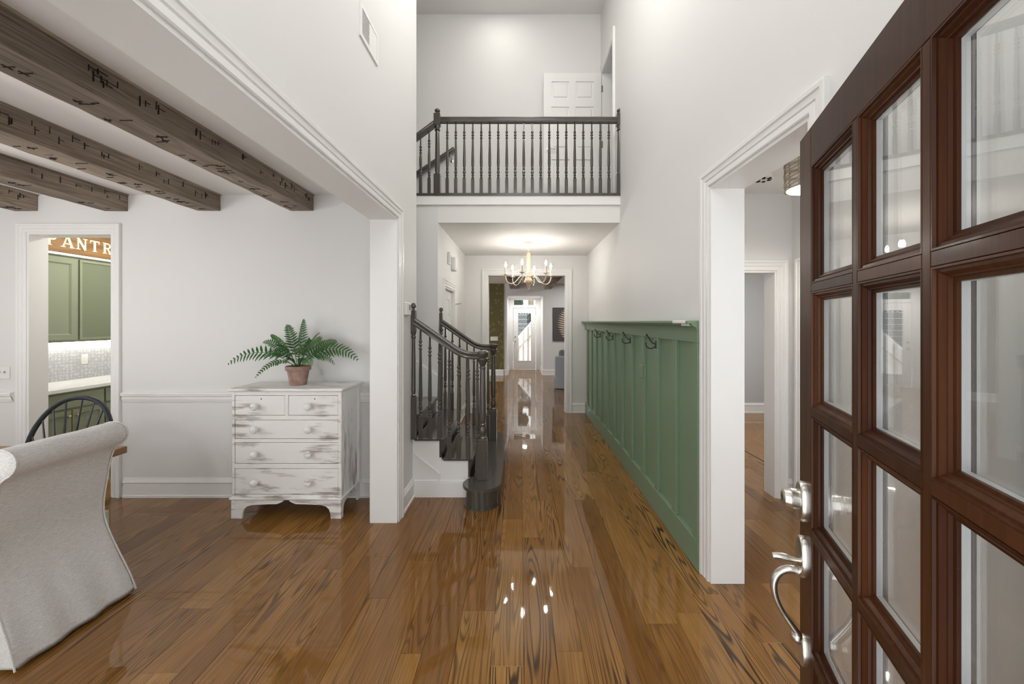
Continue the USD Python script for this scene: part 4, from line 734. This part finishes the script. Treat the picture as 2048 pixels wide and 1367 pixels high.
obj('skirt', sk, 'linen', sl, smooth=60)
for x in (.10, -.42):
    for y in (-.2, .2): obj('leg', bx(x - .02, x + .02, y - .02, y + .02, 0, .40, .003), 'dark_stain', sl)
# windsor chair at the far side of the table, facing the camera
wd = thing('windsor_chair', 'black bow back windsor chair across the dining table', 'chair', (-3.44, 2.86, 0))
sp = unary_union([affinity.scale(Point(0, 0).buffer(.25, 24), 1, .84)]); obj('seat', [slab(sp.buffer(-.008), .425, .455), slab(sp, .43, .447)], 'windsor_black', wd)
bow = spline([(-.25, .12, .45), (-.315, .165, .62), (-.268, .215, .83), (-.14, .25, .965), (0, .258, .995), (.14, .25, .965), (.268, .215, .83), (.315, .165, .62), (.25, .12, .45)], 60)
obj('bow', tube(bow, .017, 8), 'windsor_black', wd)
for i in range(9):
    u = (i - 4) / 4; top = bow[int(round(29.5 + u * 17))]; obj('spindle', tube([(u * .17, .17 - .05 * u * u, .45), ((u * .17 + top[0]) / 2, (.17 - .05 * u * u + top[1]) / 2, (.45 + top[2]) / 2), top], [.006, .0075, .005], 7), 'windsor_black', wd)
for sx in (-1, 1):
    for sy in (-1, 1): obj('leg', tube([(sx * .15, sy * .13, .44), (sx * .185, sy * .165, .25), (sx * .235, sy * .20, 0)], [.012, .018, .011], 8), 'windsor_black', wd)
    obj('stretcher', tube([(sx * .195, -.175, .18), (sx * .19, 0, .18), (sx * .195, .175, .18)], [.008, .012, .008], 7), 'windsor_black', wd)
obj('stretcher', tube([(-.19, 0, .18), (0, 0, .18), (.19, 0, .18)], [.008, .012, .008], 7), 'windsor_black', wd)

# ------------------------------------------------------------------ living room furniture
so = thing('sofa', 'blue grey slipcovered sofa with its back to the hall, cut off by the far opening', 'sofa', (.80, 9.45, 0), -22)
obj('back', [rbx((1.0, .10, .40), (2.0, .20, .74), .05)], 'sofa_fabric', so); obj('arm', [rbx((.11, .52, .33), (.22, .9, .62), .07)], 'sofa_fabric', so); obj('arm', [rbx((1.89, .52, .33), (.22, .9, .62), .07)], 'sofa_fabric', so)
obj('seat', [rbx((1.0, .55, .34), (1.6, .8, .2), .05)], 'sofa_fabric', so); obj('base', bx(.03, 1.97, .03, .92, .03, .28, .01), 'sofa_fabric', so)
obj('skirt', [bx(-.006, 2.006, -.008, .012, .012, .24, .004), bx(-.008, .012, 0, .96, .012, .24, .004)], 'sofa_fabric', so)
for x in (.08, 1.92):
    for y in (.08, .88): obj('foot', bx(x - .03, x + .03, y - .03, y + .03, 0, .05), 'dark_stain', so)
for i, (x, m_, lab) in enumerate([(.26, 'sofa_dark', 'dark grey cushion at the left end of the sofa'), (.80, 'sofa_fabric', 'light grey cushion right beside the dark one on the sofa')]):
    ca, sa_ = math.cos(math.radians(-22)), math.sin(math.radians(-22)); lx, ly = x, .29
    cu = thing('cushion', lab, 'cushion', (.80 + lx * ca - ly * sa_, 9.45 + lx * sa_ + ly * ca, .44), -22); obj('cover', rbx((0, 0, .24), (.46, .17, .46), .08), m_, cu); obj('piping', tube([(.2 * math.cos(a) * 1.08, 0, .24 + .2 * math.sin(a) * 1.08) for a in np.linspace(0, 2 * math.pi, 24, endpoint=False)], .005, 5, True), m_, cu)
ar = thing('wall_art', 'dark canvas with a large golden fern leaf on the living room wall', 'painting', (.955, YV, 1.01))
obj('canvas', bx(0, .72, -.035, 0, 0, 1.0, .004), 'art_grey', ar)
lf = [tube(spline([(.40, -.036, .10), (.46, -.036, .4), (.50, -.036, .7), (.54, -.036, .88)], 20), .006, 5)]
for i in range(13):
    u = i / 12; p = np.array([.41 + .11 * u, .14 + .70 * u]); ln = .35 * math.sin(math.pi * (.22 + .68 * (1 - u))) ** .8
    for s in (-1, 1):
        ax = np.array([s * .93, .30 * (u - .15) + .12]); ax /= np.linalg.norm(ax); pr_ = np.array([-ax[1], ax[0]]); hw = .021
        P = Polygon([p, p + ax * ln * .3 + pr_ * hw, p + ax * ln * .7 + pr_ * hw * .9, p + ax * ln + pr_ * hw * .2, p + ax * ln * .65 - pr_ * hw * .8, p + ax * ln * .25 - pr_ * hw * .9])
        lf.append(wall_y(-.0375, -.034, P))
obj('fern_leaf', lf, 'art_gold', ar, smooth=False, label='golden fern leaf')

# ------------------------------------------------------------------ front door, standing open on the right
DW, DH = .892, 2.073
fd = thing('door_4', 'open mahogany front door with fifteen glass panes and nickel handle', 'door', (.44, .232, 0), math.degrees(math.atan2(.9377, .3475)), kind='structure')
T = .045; cols = [(.088, .325), (.345, .547), (.567, .804)]; zc = [1.974, 1.674, 1.367, 1.064, .762, .46]
rowz = [(zc[i + 1] + (.011 if i < 4 else 0), zc[i] - (.011 if i > 0 else 0)) for i in range(5)]
fb = lambda x0, x1, z0, z1: bx(x0, x1, -T, 0, z0, z1, .0015)
obj('stile', fb(0, .088, .01, DH), 'mahogany', fd); obj('stile', fb(DW - .088, DW, .01, DH), 'mahogany', fd)
obj('top_rail', fb(.088, DW - .088, 1.974, DH), 'mahogany', fd); obj('bottom_rail', fb(.088, DW - .088, .01, .46), 'mahogany', fd)
for x in (.325, .547): obj('muntin', fb(x, x + .020, .46, 1.974), 'mahogany', fd)
for i in range(4):
    for a, b in cols: obj('muntin', fb(a, b, zc[i + 1] - .011, zc[i + 1] + .011), 'mahogany', fd)
BP = [(0, 0), (.003, 0), (.004, -.004), (.008, -.0045), (.013, -.010), (.015, -.0105), (.016, -.015), (.021, -.016), (.021, -.021), (0, -.021)]
for a, b in cols:
    for z0, z1 in rowz:
        loop = [(a, z0), (b, z0), (b, z1), (a, z1)]
        obj('bead', [mitre(loop, BP, (0, 0, 0), (1, 0, 0), (0, 0, 1), (0, 1, 0), True), mitre(loop, [(o, -dd) for o, dd in BP[:-2]] + [(.021, .014), (0, .014)], (0, -T, 0), (1, 0, 0), (0, 0, 1), (0, 1, 0), True)], 'mahogany', fd, smooth=20)
        e = .012
        p = obj('pane', [bx(a + e, b - e, -.0205, -.0175, z0 + e, z1 - e), bx(a + e, b - e, -.0325, -.0295, z0 + e, z1 - e)], 'glass', fd, smooth=False)
        obj('spacer', wall_y(-.0295, -.0205, sbox(a + e, z0 + e, b - e, z1 - e).difference(sbox(a + .0215, z0 + .0215, b - .0215, z1 - .0215))), 'alu', p, label='silver spacer strip between the glass sheets')
hx = DW - .044
def rose(z, rx_, rz_, h=.016):
    a = np.linspace(0, 2 * math.pi, 36, endpoint=False); vs, f = [], []; lv = [(1.0, 0), (1.0, h * .6), (.93, h * .9), (.8, h)]
    for s, y in lv: vs += [(hx + rx_ * s * math.cos(q), y, z + rz_ * s * math.sin(q)) for q in a]
    vs.append((hx, h, z)); n = 36
    for i in range(3):
        for j in range(n): A, B = i * n + j, i * n + (j + 1) % n; f += [(A, B, B + n), (A, B + n, A + n)]
    for j in range(n): f += [(3 * n + j, 3 * n + (j + 1) % n, 4 * n)]
    vs.append((hx, 0, z))
    for j in range(n): f += [(4 * n + 1, (j + 1) % n, j)]
    return tm(vs, f)
ry = trimesh.transformations.rotation_matrix(-math.pi / 2, [1, 0, 0])
dbm = lathe([(.026, 0), (.026, .018), (.023, .022), (.021, .034), (.016, .037), (.0, .037)], 24); dbm.apply_transform(ry); dbm.apply_translation((hx, .014, 1.130))
db = obj('deadbolt', rose(1.126, .034, .052), 'nickel', fd, label='satin nickel deadbolt'); obj('cylinder', [dbm], 'nickel', db); obj('keyhole', bx(hx - .002, hx + .002, .050, .0517, 1.122, 1.137), 'dark_gap', db)
hd = obj('handle', [rose(.983, .034, .054)], 'nickel', fd, label='satin nickel pull handle with thumb latch')
obj('thumb_latch', [tube(spline([(hx, .012, .972), (hx, .035, .972), (hx, .055, .974), (hx, .072, .972)], 14), np.r_[np.linspace(.005, .008, 6), np.linspace(.010, .008, 8)], 10)], 'nickel', hd)
obj('grip', [tube(spline([(hx, .010, .940), (hx, .035, .945), (hx, .060, .928), (hx, .070, .895), (hx, .058, .845), (hx, .030, .80), (hx, .012, .775)], 36), np.r_[np.linspace(.010, .0095, 12), np.linspace(.0095, .0065, 14), np.linspace(.0065, .009, 10)], 12)], 'nickel', hd)
obj('foot_plate', [rose(.742, .026, .040, .012), trimesh.creation.icosphere(3, .015).apply_translation((hx, .018, .772))], 'nickel', hd)

# ------------------------------------------------------------------ repeats share a group
for base, grp in (('coat_hook', 'coat hooks on the green wainscot'), ('switch_plate', 'painted switch plates on the wainscot'), ('cushion', 'cushions on the sofa'), ('recessed_light', 'recessed ceiling lights'), ('globe_pendant', 'glass globe pendants')):
    for i in range(used.get(('/World', base), 0)): stage.GetPrimAtPath('/World/' + (base if i == 0 else f'{base}_{i:03d}')).SetCustomDataByKey('group', grp)
for i in range(6): stage.GetPrimAtPath('/World/ceiling_beam' + ('' if i == 0 else f'_{i:03d}')).SetCustomDataByKey('group', 'dining room ceiling beams' if i < 4 else 'living room ceiling beams')
